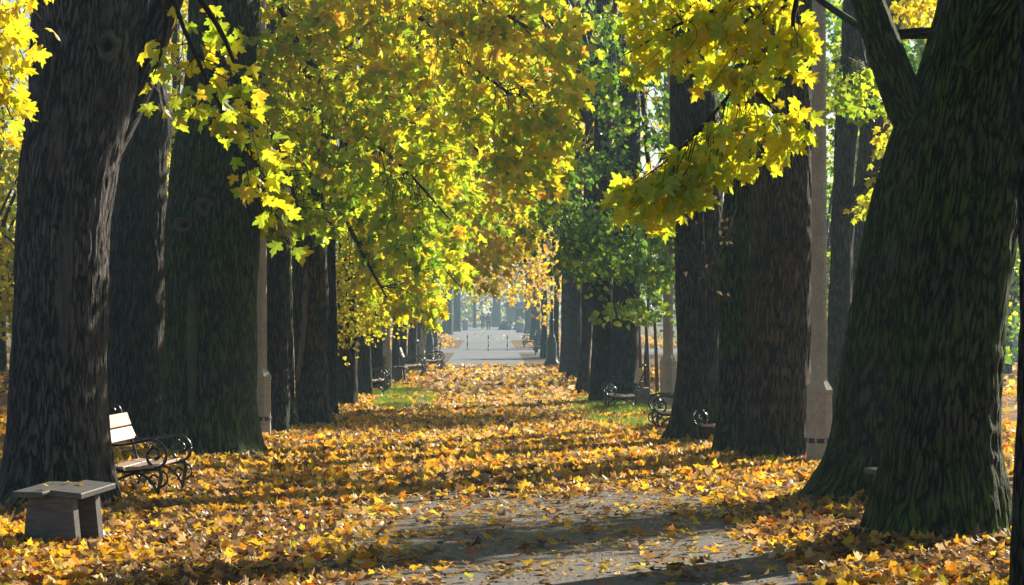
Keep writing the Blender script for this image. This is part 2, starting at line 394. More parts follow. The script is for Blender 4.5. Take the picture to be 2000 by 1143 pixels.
# ------------------------------------------------------------------ ground, path
def gz(x, y):
    """gentle relief: verges a touch higher than the path, small unevenness"""
    x = np.asarray(x, float); y = np.asarray(y, float)
    ax = np.clip((np.abs(x)-2.2)/2.5, 0, 1); ax = ax*ax*(3-2*ax)
    far = np.clip((y-80)/20, 0, 1)
    return ax*(0.05+0.06*(pnoise(x*0.5+7, y*0.5, 5)-0.3))*(1-far)
xs = np.concatenate([[-400, -200, -100, -60, -35, -22], np.linspace(-14, 14, 113), [22, 35, 60, 100, 200, 400]])
ys = np.concatenate([[-45, -20, 0], np.linspace(8, 100, 247), [110, 130, 160, 200, 260, 350, 500, 690]])
gx, gy = np.meshgrid(xs, ys); gv = np.stack([gx, gy, gz(gx, gy)], -1).reshape(-1, 3)
nx, ny = len(xs), len(ys)
ii, jj = np.meshgrid(np.arange(nx-1), np.arange(ny-1)); b0 = (jj*nx+ii).ravel()
gf = np.stack([b0, b0+1, b0+nx+1, b0+nx], -1)
ground = link('ground', mesh_np('ground', gv, gf, M_GROUND, smooth=True)); tag(ground, 'brown earth verges of the avenue covered with fallen leaves', 'ground', kind='structure')

def strip(name, ys, xl, xr, z, mat, nxs=10):
    t = np.linspace(0, 1, nxs); v = []
    for y, a, b in zip(ys, xl, xr):
        for q in t: v.append((a+(b-a)*q, y, z+float(gz(a+(b-a)*q, y))))
    b0 = (np.arange(len(ys)-1)[:, None]*nxs+np.arange(nxs-1)).ravel()
    return link(name, mesh_np(name, v, np.stack([b0, b0+1, b0+nxs+1, b0+nxs], -1), mat, smooth=True))
yy = np.linspace(5, 99, 190)
wob = lambda y, s: 0.16*(pnoise(y*0.8, y*0+s, 3+s)-0.5)
strip_l = -1.75+wob(yy, 1)-0.25*np.clip((60-yy)/30, 0, 1); strip_r = 1.55+1.15*np.clip((70-yy)/45, 0, 1)+wob(yy, 2)
path = strip('path', yy, strip_l, strip_r, 0.006, M_ASPH, 16); tag(path, 'worn asphalt footpath running down the middle of the avenue', 'path', kind='structure')
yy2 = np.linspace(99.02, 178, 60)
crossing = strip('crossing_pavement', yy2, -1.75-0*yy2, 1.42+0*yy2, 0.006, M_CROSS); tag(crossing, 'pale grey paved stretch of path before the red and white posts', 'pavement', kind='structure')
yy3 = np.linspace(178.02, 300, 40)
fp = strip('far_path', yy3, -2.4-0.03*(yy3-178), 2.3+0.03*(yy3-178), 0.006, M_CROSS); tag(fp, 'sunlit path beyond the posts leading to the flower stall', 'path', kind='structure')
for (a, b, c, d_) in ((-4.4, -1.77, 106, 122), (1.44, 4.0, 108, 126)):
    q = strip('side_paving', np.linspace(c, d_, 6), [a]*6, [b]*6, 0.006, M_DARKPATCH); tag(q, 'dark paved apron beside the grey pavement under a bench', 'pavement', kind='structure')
cr = strip('cross_path', np.linspace(127, 141, 6), [-14]*6, [14]*6, 0.010, M_CROSS); tag(cr, 'paved path crossing the avenue at the red and white posts', 'path', kind='structure')

# ------------------------------------------------------------------ leaves
half = [(0.05, 0.0), (0.17, -0.06), (0.40, -0.02), (0.30, 0.10), (0.36, 0.17), (0.56, 0.30), (0.60, 0.46), (0.44, 0.46), (0.36, 0.52), (0.17, 0.46), (0.21, 0.66), (0.25, 0.75), (0.12, 0.76)]
out_full = half+[(0.0, 1.0)]+[(-x, y) for x, y in half[::-1]]
half_m = [(0.16, -0.05), (0.40, 0.0), (0.28, 0.14), (0.58, 0.42), (0.18, 0.46), (0.22, 0.72)]
half_l = [(0.10, -0.03), (0.38, -0.03), (0.33, 0.13), (0.58, 0.27), (0.58, 0.46), (0.30, 0.50), (0.27, 0.70), (0.13, 0.76)]
out_lit = half_l+[(0.0, 1.0)]+[(-x, y) for x, y in half_l[::-1]]
out_lit9 = [(0.38, -0.03), (0.36, 0.13), (0.60, 0.42), (0.27, 0.62), (0.0, 1.0), (-0.27, 0.62), (-0.60, 0.42), (-0.36, 0.13), (-0.38, -0.03)]
out_mid = half_m+[(0.0, 1.0)]+[(-x, y) for x, y in half_m[::-1]]
out_low = [(0.42, 0.02), (0.2, 0.2), (0.55, 0.46), (0.17, 0.5), (0, 1.0), (-0.17, 0.5), (-0.55, 0.46), (-0.2, 0.2), (-0.42, 0.02)]
out_heart = [(0.0, 0.08), (0.30, -0.02), (0.46, 0.25), (0.32, 0.62), (0, 1.0), (-0.32, 0.62), (-0.46, 0.25), (-0.30, -0.02)]
out_rh = [(0.38, 0.12), (0.34, 0.6), (0, 1.0), (-0.34, 0.6), (-0.38, 0.12)]
def templates(outline, n, curl, seed):
    r = np.random.default_rng(seed); T = []
    o = np.array(outline, float); m = len(o)
    for k in range(n):
        p = np.vstack([[0, 0.3], o]); x, y = p[:, 0], p[:, 1]
        kx, ky, fo, tw = r.normal(0, curl), r.normal(0.15*curl, curl), r.normal(0.15, 0.25)*curl*2, r.normal(0, curl)
        z = kx*x*x*1.6+ky*(y-0.3)**2+fo*np.abs(x)+tw*x*(y-0.3)+r.normal(0, 0.05*curl, len(p))
        v = np.stack([x*(1+0.08*r.normal()), y-0.3, z-z[0]*0], -1)
        f = np.array([(0, i+1, (i+1) % m+1) for i in range(m)])
        T.append((v, f))
    return T
TPL = {'full': templates(out_full, 8, 0.4, 1), 'litter': templates(out_lit, 12, 0.36, 2), 'mid': templates(out_mid, 8, 0.38, 3),
       'littermid': templates(out_lit9, 10, 0.36, 4), 'low': templates(out_low, 6, 0.6, 5), 'heart': templates(out_heart, 6, 0.5, 6), 'rh': templates(out_rh, 4, 0.5, 7)}
def norm(a): return a/(np.linalg.norm(a, axis=-1, keepdims=True)+1e-9)
class Leaves:
    def __init__(s): s.p = []; s.u = []; s.n = []; s.s = []; s.c = []
    def add(s, p, u, n, sz, c):
        s.p.append(p); s.u.append(u); s.n.append(n); s.s.append(sz); s.c.append(c)
    def cat(s):
        s.P, s.U, s.Nn, s.Sz, s.C = (np.concatenate(q) for q in (s.p, s.u, s.n, s.s, s.c)); return s
def frames(u, n):
    u = norm(u); n = norm(n-(n*u).sum(-1, keepdims=True)*u); x = np.cross(u, n)
    return np.stack([x, u, n], -1)          # columns
def leaves_mesh(name, L, tpl, mat, sel=None):
    idx = np.arange(len(L.P)) if sel is None else sel
    T = TPL[tpl]; M = frames(L.U, L.Nn)
    Vs, Fs, Cs, off = [], [], [], 0
    for k, (tv, tf) in enumerate(T):
        q = idx[(idx*7+3) % len(T) == k]
        if len(q) == 0: continue
        v = np.einsum('nij,mj->nmi', M[q], tv)*L.Sz[q][:, None, None]+L.P[q][:, None, :]
        f = tf[None]+(np.arange(len(q))*len(tv))[:, None, None]+off
        Vs.append(v.reshape(-1, 3)); Fs.append(f.reshape(-1, 3)); Cs.append(np.repeat(L.C[q], len(tv), 0)); off += len(q)*len(tv)
    return mesh_np(name, np.concatenate(Vs), np.concatenate(Fs), mat, np.concatenate(Cs))
_LM = {}
def leaf_data(tpl, k, ci, col, mat):
    key = (tpl, k, ci, mat.name)
    if key not in _LM:
        tv, tf = TPL[tpl][k]; _LM[key] = mesh_np('leaf', tv, tf, mat, np.tile(np.array(col, float), (len(tv), 1)))
    return _LM[key]
def leaf_objects(L, sel, tpl, mat, pal, parent, name='leaf', fn=None):
    """single leaves as objects of their own; mesh data shared by shape and colour"""
    M = frames(L.U, L.Nn); pc = np.array([c for c, w in pal])
    po = Matrix.Identity(4)
    if parent: po = Matrix.Translation(WORLD[parent.name]).inverted() if parent.name in WORLD else po
    for q in sel:
        ci = int(((pc-L.C[q])**2).sum(1).argmin()); k = int(q) % len(TPL[tpl])
        o = link(name, leaf_data(tpl, k, ci, pc[ci], mat), parent)
        m = Matrix([list(M[q][r]*L.Sz[q])+[L.P[q][r]] for r in range(3)]+[[0, 0, 0, 1]])
        o.matrix_local = po @ m
        if fn: fn(o, ci)
WORLD = {}      # world offset of parents, by object name
def pick(pal, n, r=rng, jitter=0.12):
    w = np.array([w for c, w in pal], float); w /= w.sum(); i = r.choice(len(pal), n, p=w)
    c = np.array([c for c, w in pal])[i]; return np.clip(c*(1+jitter*r.normal(size=(n, 1))), 0.002, 0.95)

YEL = (0.84, 0.73, 0.025); GOLD = (0.84, 0.60, 0.03); ORA = (0.74, 0.40, 0.03); LIME = (0.55, 0.66, 0.03); OLIVE = (0.36, 0.50, 0.03)
GRN = (0.15, 0.32, 0.02); DGRN = (0.07, 0.17, 0.016); TAN = (0.60, 0.38, 0.14); BRN = (0.22, 0.115, 0.045); RED = (0.52, 0.085, 0.018); PALE = (0.72, 0.55, 0.28); DRY = (0.36, 0.21, 0.085)
PINK = (0.60, 0.36, 0.16)

# ------------------------------------------------------------------ trees
def make_trunk(prof, d, base_y, bark, name='trunk', parent=None, top=12.5, seg=200, vis_rows=200, seed=0, lean=None, ridge=0.03, lob=0.05, flare=0.0, wounds=()):
    """prof: list of (py, x_left, x_right) read off the photo at the trunk's own distance d"""
    s = F/d
    pr = sorted([(CAM_H+(HY-py)/s, ((xl+xr)/2-VX)/s, (xr-xl)/2/s) for py, xl, xr in prof])
    z = np.array([p[0] for p in pr]); cx = np.array([p[1] for p in pr]); r = np.array([p[2] for p in pr])
    if z[0] > -0.1: z = np.r_[-0.15, z]; cx = np.r_[cx[0], cx]; r = np.r_[r[0]*1.06, r]
    zt = z[-1]
    if zt < top:
        sl = (cx[-1]-cx[-2])/(z[-1]-z[-2]+1e-6) if len(z) > 1 else 0; sl = float(np.clip(sl, -0.1, 0.1))
        z = np.r_[z, top]; cx = np.r_[cx, cx[-1]+sl*(top-zt)*0.5]; r = np.r_[r, max(0.10, r[-1]*0.45)]
    vis_rows = int(vis_rows*0.72); seg = int(seg*0.8)
    rows = np.unique(np.r_[np.linspace(z[0], min(zt+0.3, top), vis_rows), np.linspace(min(zt+0.3, top), top, 12)])
    # smooth profile interpolation
    def sm(a):
        q = np.interp(rows, z, a); k = np.ones(9)/9; e = np.r_[np.full(4, q[0]), q, np.full(4, q[-1])]; return np.convolve(e, k, 'valid')
    CX, RR = sm(cx), sm(r)
    th = np.arange(seg)*2*np.pi/seg; TH, Z = np.meshgrid(th, rows)
    rg = np.random.default_rng(seed+100); ph = rg.random(6)*6.28
    lobes = lob*(np.sin(3*TH+ph[0]+0.15*Z)+0.7*np.sin(5*TH+ph[1]-0.2*Z)+0.5*np.sin(2*TH+ph[2]+0.3*Z))
    fl = np.exp(-np.clip(Z, 0, None)/0.33)
    buttress = flare*fl*(0.5+0.5*np.sin(6*TH+ph[3])+0.3*np.sin(9*TH+ph[4]))
    circ = 2*np.pi*float(np.median(r)); nr = max(12, int(circ/0.052)); nr = min(nr, seg//3)
    w = 2.2*(vnoise(TH/6.2832*nr/4, Z*0.9, max(3, nr//4), seed+1)-0.5)
    nA = vnoise(TH/6.2832*nr+w, Z*4.2, nr, seed+2); nB = vnoise(TH/6.2832*2*nr+w, Z*6, 2*nr, seed+3)
    rd = 1-np.abs(2*nA-1); rd = rd**0.8
    lump = vnoise(TH/6.2832*7, Z*1.3, 7, seed+4)-0.5
    h = 0.75*rd+0.25*nB
    rad = RR[:, None]*(1+lobes*0.5+buttress)+ridge*(h-0.6)+0.05*lump
    wob = 0.03*np.sin(1.3*rows+ph[5])
    x = CX[:, None]+rad*np.cos(TH); y = d+wob[:, None]+rad*np.sin(TH)
    for (wx, wy, wr, depth) in wounds:     # knots and hollows press into the surface that faces the path
        c = P(wx, wy, d); q = np.exp(-(((x-c[0])/wr)**2+((Z-c[2])/wr)**2))*(np.sin(TH) < 0)
        y = y+q*depth
    off = np.array([CX[0], d, 0.0])
    v = np.stack([x, y, Z], -1).reshape(-1, 3)-off
    nrow = len(rows); i = np.arange(seg); k = (i+1) % seg; j = np.arange(nrow-1)[:, None]*seg
    f = np.stack([j+i, j+k, j+seg+k, j+seg+i], -1).reshape(-1, 4)
    cc = np.repeat(h.reshape(-1, 1), 3, 1)
    arc = np.mod(TH-np.pi/2, 2*np.pi)*float(np.median(r)); bu = np.stack([arc, Z, 0*Z+seed % 17], -1).reshape(-1, 3)
    me = mesh_np('trunk', v, f, bark, cc, smooth=True, buv=bu)
    def at(zq): return np.array([np.interp(zq, rows, CX), d, zq]), float(np.interp(zq, rows, RR))
    return me, off, at
def ridge_tube(pts, rad, seg=40, seed=0, amp=0.012):
    """limb with bark relief"""
    pts = np.asarray(pts, float); n = len(pts)
    v, f = tube_np(pts, np.ones(n), seg); v = v.reshape(n, seg, 3)
    d = v-pts[:, None, :]
    nr = max(8, seg//3); L = np.r_[0, np.cumsum(np.linalg.norm(np.diff(pts, axis=0), axis=1))]
    TH, Z = np.meshgrid(np.arange(seg)/seg, L)
    h = 1-np.abs(2*vnoise(TH*nr, Z*3, nr, seed)-1)
    v = pts[:, None, :]+d*(np.asarray(rad)[:, None, None]+amp*(h-0.6)[..., None])
    return v.reshape(-1, 3), f, np.repeat(h.reshape(-1, 1), 3, 1), np.stack([TH*6.283*float(np.mean(rad)), Z, 0*Z+seed], -1).reshape(-1, 3)
def add_limb(tree, off, pts, r0, r1, bark, n=40, seed=0, name='limb'):
    p = smooth_line(pts, n); v, f, c, bu = ridge_tube(p-off, np.linspace(r0, r1, n), 36, seed)
    o = link(name, mesh_np(name, v, f, bark, c, smooth=True, buv=bu), tree); return o

TREES = {}
def tree(key, label, prof, d, bark, name='avenue_tree', group='avenue trees', **kw):
    me, off, at = make_trunk(prof, d, None, bark, seed=sum(map(ord, key))*13 % 997, **kw)
    t = empty(name, off); tag(t, label, 'tree', group); WORLD[t.name] = Vector(off)
    tr = link('trunk', me, t)
    TREES[key] = dict(o=t, trunk=tr, off=off, at=at, d=d, bark=bark); return TREES[key]
def dist_of(base_y): return F*CAM_H/(base_y-HY)

# left row, near to far -------------------------------------------------------------
tree('L0', 'bare-boled maple whose yellow-green spray hangs before the knotted trunks', [(1200, -470, -250), (600, -440, -260), (0, -420, -250)], 19.0, BARK['dark'], seg=72, vis_rows=60)
tree('L1', 'thick grey trunk with split bark behind the plank stool, forking high up',
     [(1010, -35, 262), (990, -20, 248), (950, -5, 232), (900, 6, 219), (850, 12, 212), (750, 20, 205), (600, 29, 208), (500, 32, 213), (350, 41, 226), (250, 54, 244), (190, 60, 262), (100, 62, 274), (0, 62, 290)],
     dist_of(1000), BARK['grey'], seg=240, vis_rows=240, flare=0.06, ridge=0.04, wounds=((222, 100, 0.10, 0.06), (110, 380, 0.07, 0.12), (150, 440, 0.04, 0.10)))
tree('L2', 'dark slender trunk with a burl, standing right behind the sunlit bench',
     [(880, 198, 330), (860, 205, 322), (700, 208, 319), (500, 212, 322), (300, 222, 326), (240, 222, 342), (180, 225, 322), (0, 215, 318)],
     dist_of(878), BARK['dark'], seg=200, vis_rows=190, flare=0.05)
tree('L3', 'broad mossy trunk with two pruned knot rings and a green-stained seam',
     [(905, 300, 535), (890, 312, 520), (850, 318, 512), (780, 322, 504), (600, 325, 501), (430, 326, 506), (330, 334, 503), (250, 352, 500), (100, 366, 497), (0, 370, 507)],
     dist_of(898), BARK['mossy'], seg=220, vis_rows=220, flare=0.12, wounds=((408, 408, 0.11, 0.03), (370, 440, 0.11, 0.03)))
tree('L4', 'near-black straight trunk just beyond the tall concrete lamp post of the bench side',
     [(858, 505, 572), (830, 512, 566), (700, 514, 562), (450, 513, 563), (300, 512, 562)], dist_of(857), BARK['dark'], seg=150, vis_rows=130)
tree('L4b', 'thin-looking trunk with a sunlit edge squeezed behind the near-black straight trunk',
     [(848, 535, 590), (820, 545, 580), (700, 548, 574), (420, 540, 567), (300, 540, 566)], dist_of(846), BARK['dark'], seg=120, vis_rows=110)
tree('L5', 'brown trunk with a long pale wound of bare wood on its face',
     [(842, 566, 672), (825, 574, 652), (790, 578, 642), (700, 576, 638), (560, 571, 640), (430, 567, 641), (300, 566, 636)], dist_of(840), BARK['brown'], seg=160, vis_rows=150, flare=0.1)
tree('L6', 'narrow trunk with a sunlit edge tucked behind the wounded brown trunk', [(818, 618, 668), (800, 626, 661), (700, 630, 658), (500, 630, 656)], dist_of(818), BARK['far'], seg=90, vis_rows=90)
tree('L7', 'straight grey-brown trunk under the small-leaved yellow foliage', [(798, 655, 703), (780, 657, 700), (600, 659, 698)], dist_of(798), BARK['far'], seg=90, vis_rows=90)
far_l = [('L8', 712, 778, 26, 'trunk with wide grey root swell beside a half-hidden bench'), ('L9', 738, 766, 30, 'dark trunk flaring at its foot beside the second concrete post'),
         ('L10', 773, 743, 14, 'slim trunk just past the second concrete post'), ('L11', 787, 727, 15, 'trunk standing close behind a bench with a stool'),
         ('L12', 806, 716, 17, 'hazy trunk beside the third concrete post'), ('L13', 823, 709, 17, 'hazy trunk next to the green lamp of the stool side'),
         ('L14', 846, 690, 9, 'slim hazy trunk behind the green lamp of the stool side'), ('L15', 874, 654, 20, 'wide blue-hazed trunk at the far bend of leaf bank'),
         ('L16', 893, 648, 13, 'leaning blue-hazed trunk by the pale bin at the far end')]
for k, cx_, by, w, lab in far_l:
    h = w/2; fl = 1.5 if k == 'L8' else 1.25
    tree(k, lab, [(by, cx_-h*fl, cx_+h*fl), (by-0.05*(by-HY)*3, cx_-h*1.04, cx_+h*1.04), (by-0.8*(by-HY), cx_-h*0.97, cx_+h*0.97), (by-2.5*(by-HY), cx_-h*0.9, cx_+h*0.9)], dist_of(by), BARK['far'], seg=48, vis_rows=50)
# right row -------------------------------------------------------------------------
tree('R0', 'dark trunk at the edge of the path whose boughs carry the bright yellow leaves', [(1240, 1972, 2200), (1120, 1982, 2190), (1000, 1988, 2185), (600, 1997, 2180), (0, 2000, 2175)], 18.4, BARK['dark'], seg=180, vis_rows=160)
tree('R1', 'massive leaning trunk green with moss standing in orange leaves',
     [(1075, 1668, 1992), (1050, 1678, 1982), (1000, 1690, 1976), (950, 1705, 1968), (880, 1722, 1955), (800, 1732, 1950), (700, 1740, 1956), (600, 1748, 1968), (500, 1762, 1980), (300, 1795, 2010), (100, 1838, 2040), (0, 1855, 2050)],
     dist_of(1062), BARK['mossy'], seg=240, vis_rows=240, flare=0.10, ridge=0.04)
tree('R2', 'black leaning trunk with a fork to the path, flared foot over bare earth',
     [(985, 1548, 1860), (960, 1566, 1850), (920, 1596, 1842), (880, 1618, 1838), (800, 1632, 1835), (650, 1652, 1842), (500, 1678, 1858), (380, 1702, 1875), (250, 1742, 1905), (190, 1778, 1925), (100, 1806, 1945), (0, 1835, 1965)],
     dist_of(982), BARK['mossy'], seg=230, vis_rows=220, flare=0.10, ridge=0.038)
tree('R3', 'wide brown furrowed trunk standing behind the ribbed lamp post of the leaning trees',
     [(915, 1428, 1600), (895, 1440, 1592), (850, 1450, 1588), (700, 1462, 1590), (500, 1468, 1592), (330, 1462, 1590), (200, 1470, 1592), (0, 1480, 1596)],
     dist_of(905), BARK['brown'], seg=210, vis_rows=200, flare=0.08)
tree('R4', 'burled trunk pressed against the wide furrowed one, hiding half a bench',
     [(898, 1384, 1486), (880, 1392, 1482), (820, 1400, 1480), (700, 1408, 1482), (560, 1405, 1480), (500, 1400, 1478), (430, 1412, 1478), (200, 1430, 1490), (0, 1440, 1495)],
     dist_of(896), BARK['mossy'], seg=170, vis_rows=170, flare=0.08)
tree('R5', 'dark trunk with a slanting foot between two benches and a green-topped stool',
     [(876, 1280, 1428), (860, 1298, 1420), (820, 1312, 1412), (740, 1322, 1408), (600, 1322, 1412), (400, 1316, 1415), (200, 1308, 1400), (0, 1310, 1390)],
     dist_of(870), BARK['dark'], seg=190, vis_rows=180, flare=0.08)
tree('R6', 'straight dark trunk rising behind the lamp post, seen between it and the forked tree', [(860, 1612, 1672), (700, 1617, 1660), (300, 1630, 1672), (0, 1648, 1700)], 47.0, BARK['dark'], seg=110, vis_rows=110)
tree('R7', 'rough reddish trunk with peeling bark set back from the row', [(840, 1652, 1712), (600, 1656, 1702), (350, 1672, 1728), (0, 1700, 1770)], 50.0, BARK['brown'], seg=110, vis_rows=110)
far_r = [('R8', 1218, 792, 56, 'stout leaning trunk behind the lone bench on grass', 14), ('R9', 1175, 791, 42, 'upright dark trunk beside the grassy patch', 4),
         ('R10', 1141, 771, 20, 'trunk with a slanting foot next to the upright dark trunk', 16), ('R11', 1121, 742, 24, 'grey hazy trunk before the green lamp of the grassy side', 8),
         ('R12', 1104, 731, 18, 'hazy trunk close beside the green lamp of the grassy side', 6), ('R13', 1086, 716, 10, 'slim hazy trunk behind the green lamp of the grassy side', 4),
         ('R14', 1062, 700, 12, 'hazy trunk behind the green iron railing', 3), ('R15', 1044, 668, 16, 'blue-hazed trunk near the flower stall', 3), ('R16', 1031, 652, 12, 'farthest blue-hazed trunk by the flower stall', 2)]
for k, cx_, by, w, lab, ln in far_r:
    h = w/2; q = by-HY
    tree(k, lab, [(by, cx_-h*1.3-ln*0.5, cx_+h*1.2), (by-0.2*q, cx_-h*1.02, cx_+h*1.02), (by-0.8*q, cx_-h*0.95+ln*0.3, cx_+h*0.95+ln*0.3), (by-2.5*q, cx_-h*0.9+ln*0.6, cx_+h*0.9+ln*0.6)], dist_of(by), BARK['far'], seg=60 if w > 25 else 40, vis_rows=60)

# limbs ------------------------------------------------------------------------------
t = TREES['L1']; add_limb(t['o'], t['off'], [P(205, 290, t['d']+0.2), P(262, 180, t['d']+0.25), P(300, 80, t['d']+0.2), P(345, -40, t['d']+0.2), P(420, -260, t['d']+0.6)], 0.20, 0.13, t['bark'], seed=3)
t = TREES['R2']; d = t['d']
add_limb(t['o'], t['off'], [P(1835, 330, d), P(1775, 215, d-0.1), P(1735, 110, d-0.2), P(1700, 10, d-0.3), P(1660, -120, d-0.3), P(1600, -330, d)], 0.26, 0.13, t['bark'], seed=4)
add_limb(t['o'], t['off'], [P(1880, 66, d+0.3), P(1800, 64, d+0.4), P(1735, 66, d+0.6), P(1680, 50, d+0.9), P(1560, -30, d+1.5)], 0.075, 0.035, t['bark'], seed=5)
t = TREES['R6']; add_limb(t['o'], t['off'], [P(1640, 420, 47), P(1670, 380, 46.8), P(1700, 352, 46.6), P(1760, 335, 46.4)], 0.13, 0.07, t['bark'], seed=6)
t = TREES['R1']; d = t['d']; add_limb(t['o'], t['off'], [P(1900, 120, d-0.4), P(1945, 30, d-0.8), P(2010, -60, d-1.2)], 0.13, 0.09, t['bark'], seed=8)
t = TREES['L3']; d = t['d']; add_limb(t['o'], t['off'], [P(440, -120, d), P(560, -200, d), P(760, -260, d-1), P(1000, -300, d-2)], 0.2, 0.07, t['bark'], seed=9)

# knots and wounds -------------------------------------------------------------------
def surf_y(key, px, py):
    t = TREES[key]; c, r = t['at'](P(px, py, t['d'])[2]); x = P(px, py, t['d'])[0]
    q = max(0.0, r*r-(x-c[0])**2)**0.5; return t['d']-q
def knot(key, px, py, rx, rz, hole, mat_ring):
    t = TREES[key]; y = surf_y(key, px, py); c = P(px, py, t['d']); c[1] = y
    th = t['trunk']; r = np.random.default_rng(int(px+py))
    m = MB(); n = 26; v = []; f = []
    prof = [(1.35, 0.06), (1.15, -0.025), (0.95, -0.05), (0.72, -0.035), (hole+0.1, 0.0), (hole, 0.05)]
    nz = np.convolve(np.tile(r.normal(0, 0.16, n), 3), [0.25, 0.5, 0.25], 'same')[n:2*n]
    for (k, dy) in prof:
        for i in range(n):
            a = 2*math.pi*i/n; kk = k*(1+nz[i]*0.8); v.append((c[0]+rx*kk*math.cos(a), c[1]+dy, c[2]+rz*kk*math.sin(a)))
    for j in range(len(prof)-1):
        for i in range(n): q = (i+1) % n; f.append((j*n+i, j*n+q, (j+1)*n+q, (j+1)*n+i))
    m.add(np.array(v)-t['off'], f, True); ring = m.build('knot', mat_ring, th)
    m = MB(); v = [(c[0]+rx*hole*1.08*math.cos(2*math.pi*i/n), c[1]+0.045, c[2]+rz*hole*1.08*math.sin(2*math.pi*i/n)) for i in range(n)]
    m.add(np.array(v)-t['off'], [tuple(range(n))]); m.build('hollow', M_HOLE_SHADE, th)  # flat near-black disc: the shade inside the knot put into colour
M_KNOT = plain('knot_wood', (0.045, 0.038, 0.03), (0.16, 0.14, 0.115), 14, 0.85, 0.8, 0.01)
knot('L3', 408, 407, 0.11, 0.12, 0.36, M_KNOT); knot('L3', 369, 442, 0.105, 0.10, 0.36, M_KNOT); knot('L1', 224, 100, 0.10, 0.125, 0.42, M_KNOT)
knot('L3', 436, 468, 0.07, 0.06, 0.1, BARK['mossy'])
def wound(key, outline, mat, proud=0.02, name='wound'):
    """a stripe of bare wood following the trunk's face"""
    t = TREES[key]; v = []; f = []; n = len(outline); cols = 9
    for (py, xl, xr) in outline:
        for i in range(cols):
            px = xl+(xr-xl)*i/(cols-1); y = surf_y(key, px, py); c = P(px, py, t['d'])
            edge = abs(i/(cols-1)*2-1)
            v.append((c[0], y-proud*(1-edge**4)+0.035*edge**4, c[2]))
    for j in range(n-1):
        for i in range(cols-1): a = j*cols+i; f.append((a, a+1, a+cols+1, a+cols))
    m = MB(); m.add(np.array(v)-t['off'], f, True); m.build(name, mat, t['trunk'])
M_SEAM = plain('mossy_seam', (0.045, 0.055, 0.022), (0.12, 0.12, 0.06), 9, 0.9, 0.8, 0.012, (1,1,0.3))
wound('L3', [(555, 380, 388), (575, 377, 396), (620, 374, 398), (680, 374, 396), (740, 376, 394), (800, 380, 392)], M_SEAM, 0.03, 'mossy_seam')
wound('L5', [(525, 597, 606), (545, 590, 610), (575, 584, 612), (620, 592, 606), (670, 586, 600), (720, 580, 592), (745, 580, 588)], M_WOODWOUND, 0.02)
M_TORN = plain('torn_wood', (0.02, 0.017, 0.016), (0.15, 0.13, 0.125), 14, 0.85, 1.0, 0.02, (1.4,1.4,0.10))
M_TORNR = plain('torn_red_wood', (0.05, 0.026, 0.02), (0.15, 0.085, 0.065), 8, 0.85, 0.8, 0.014, (1.4,1.4,0.12))
wound('L1', [(180, 121, 122), (205, 119, 125), (250, 116, 140), (330, 122, 160), (420, 124, 168), (520, 120, 165), (600, 128, 154), (660, 134, 150), (710, 139, 145), (730, 141, 142)], M_TORN, 0.012)
wound('L1', [(120, 99, 100), (150, 97, 103), (220, 92, 110), (300, 86, 112), (380, 78, 108), (450, 72, 94), (520, 74, 84), (560, 78, 79)], M_TORNR, 0.012)

# gaps in the leaves through which the low sun reaches the benches
GAPS = [(np.array(p), r) for p, r in (((-4.38, 29.2, 0.85), 0.30), ((-4.38, 29.7, 0.85), 0.34), ((-4.38, 30.2, 0.85), 0.34), ((-4.0, 29.7, 0.45), 0.25), ((-3.0, 76.0, 0.9), 0.5), ((2.9, 55.0, 0.6), 0.6), ((3.4, 46.0, 0.45), 0.4))]
def gap_mask(W):
    k = np.ones(len(W), bool); ts = np.array(TOSUN)
    for p, r in GAPS:
        v = W-p; t = v @ ts; k &= ~((np.linalg.norm(v-t[:, None]*ts, axis=1) < r) & (t > 0))
    return k
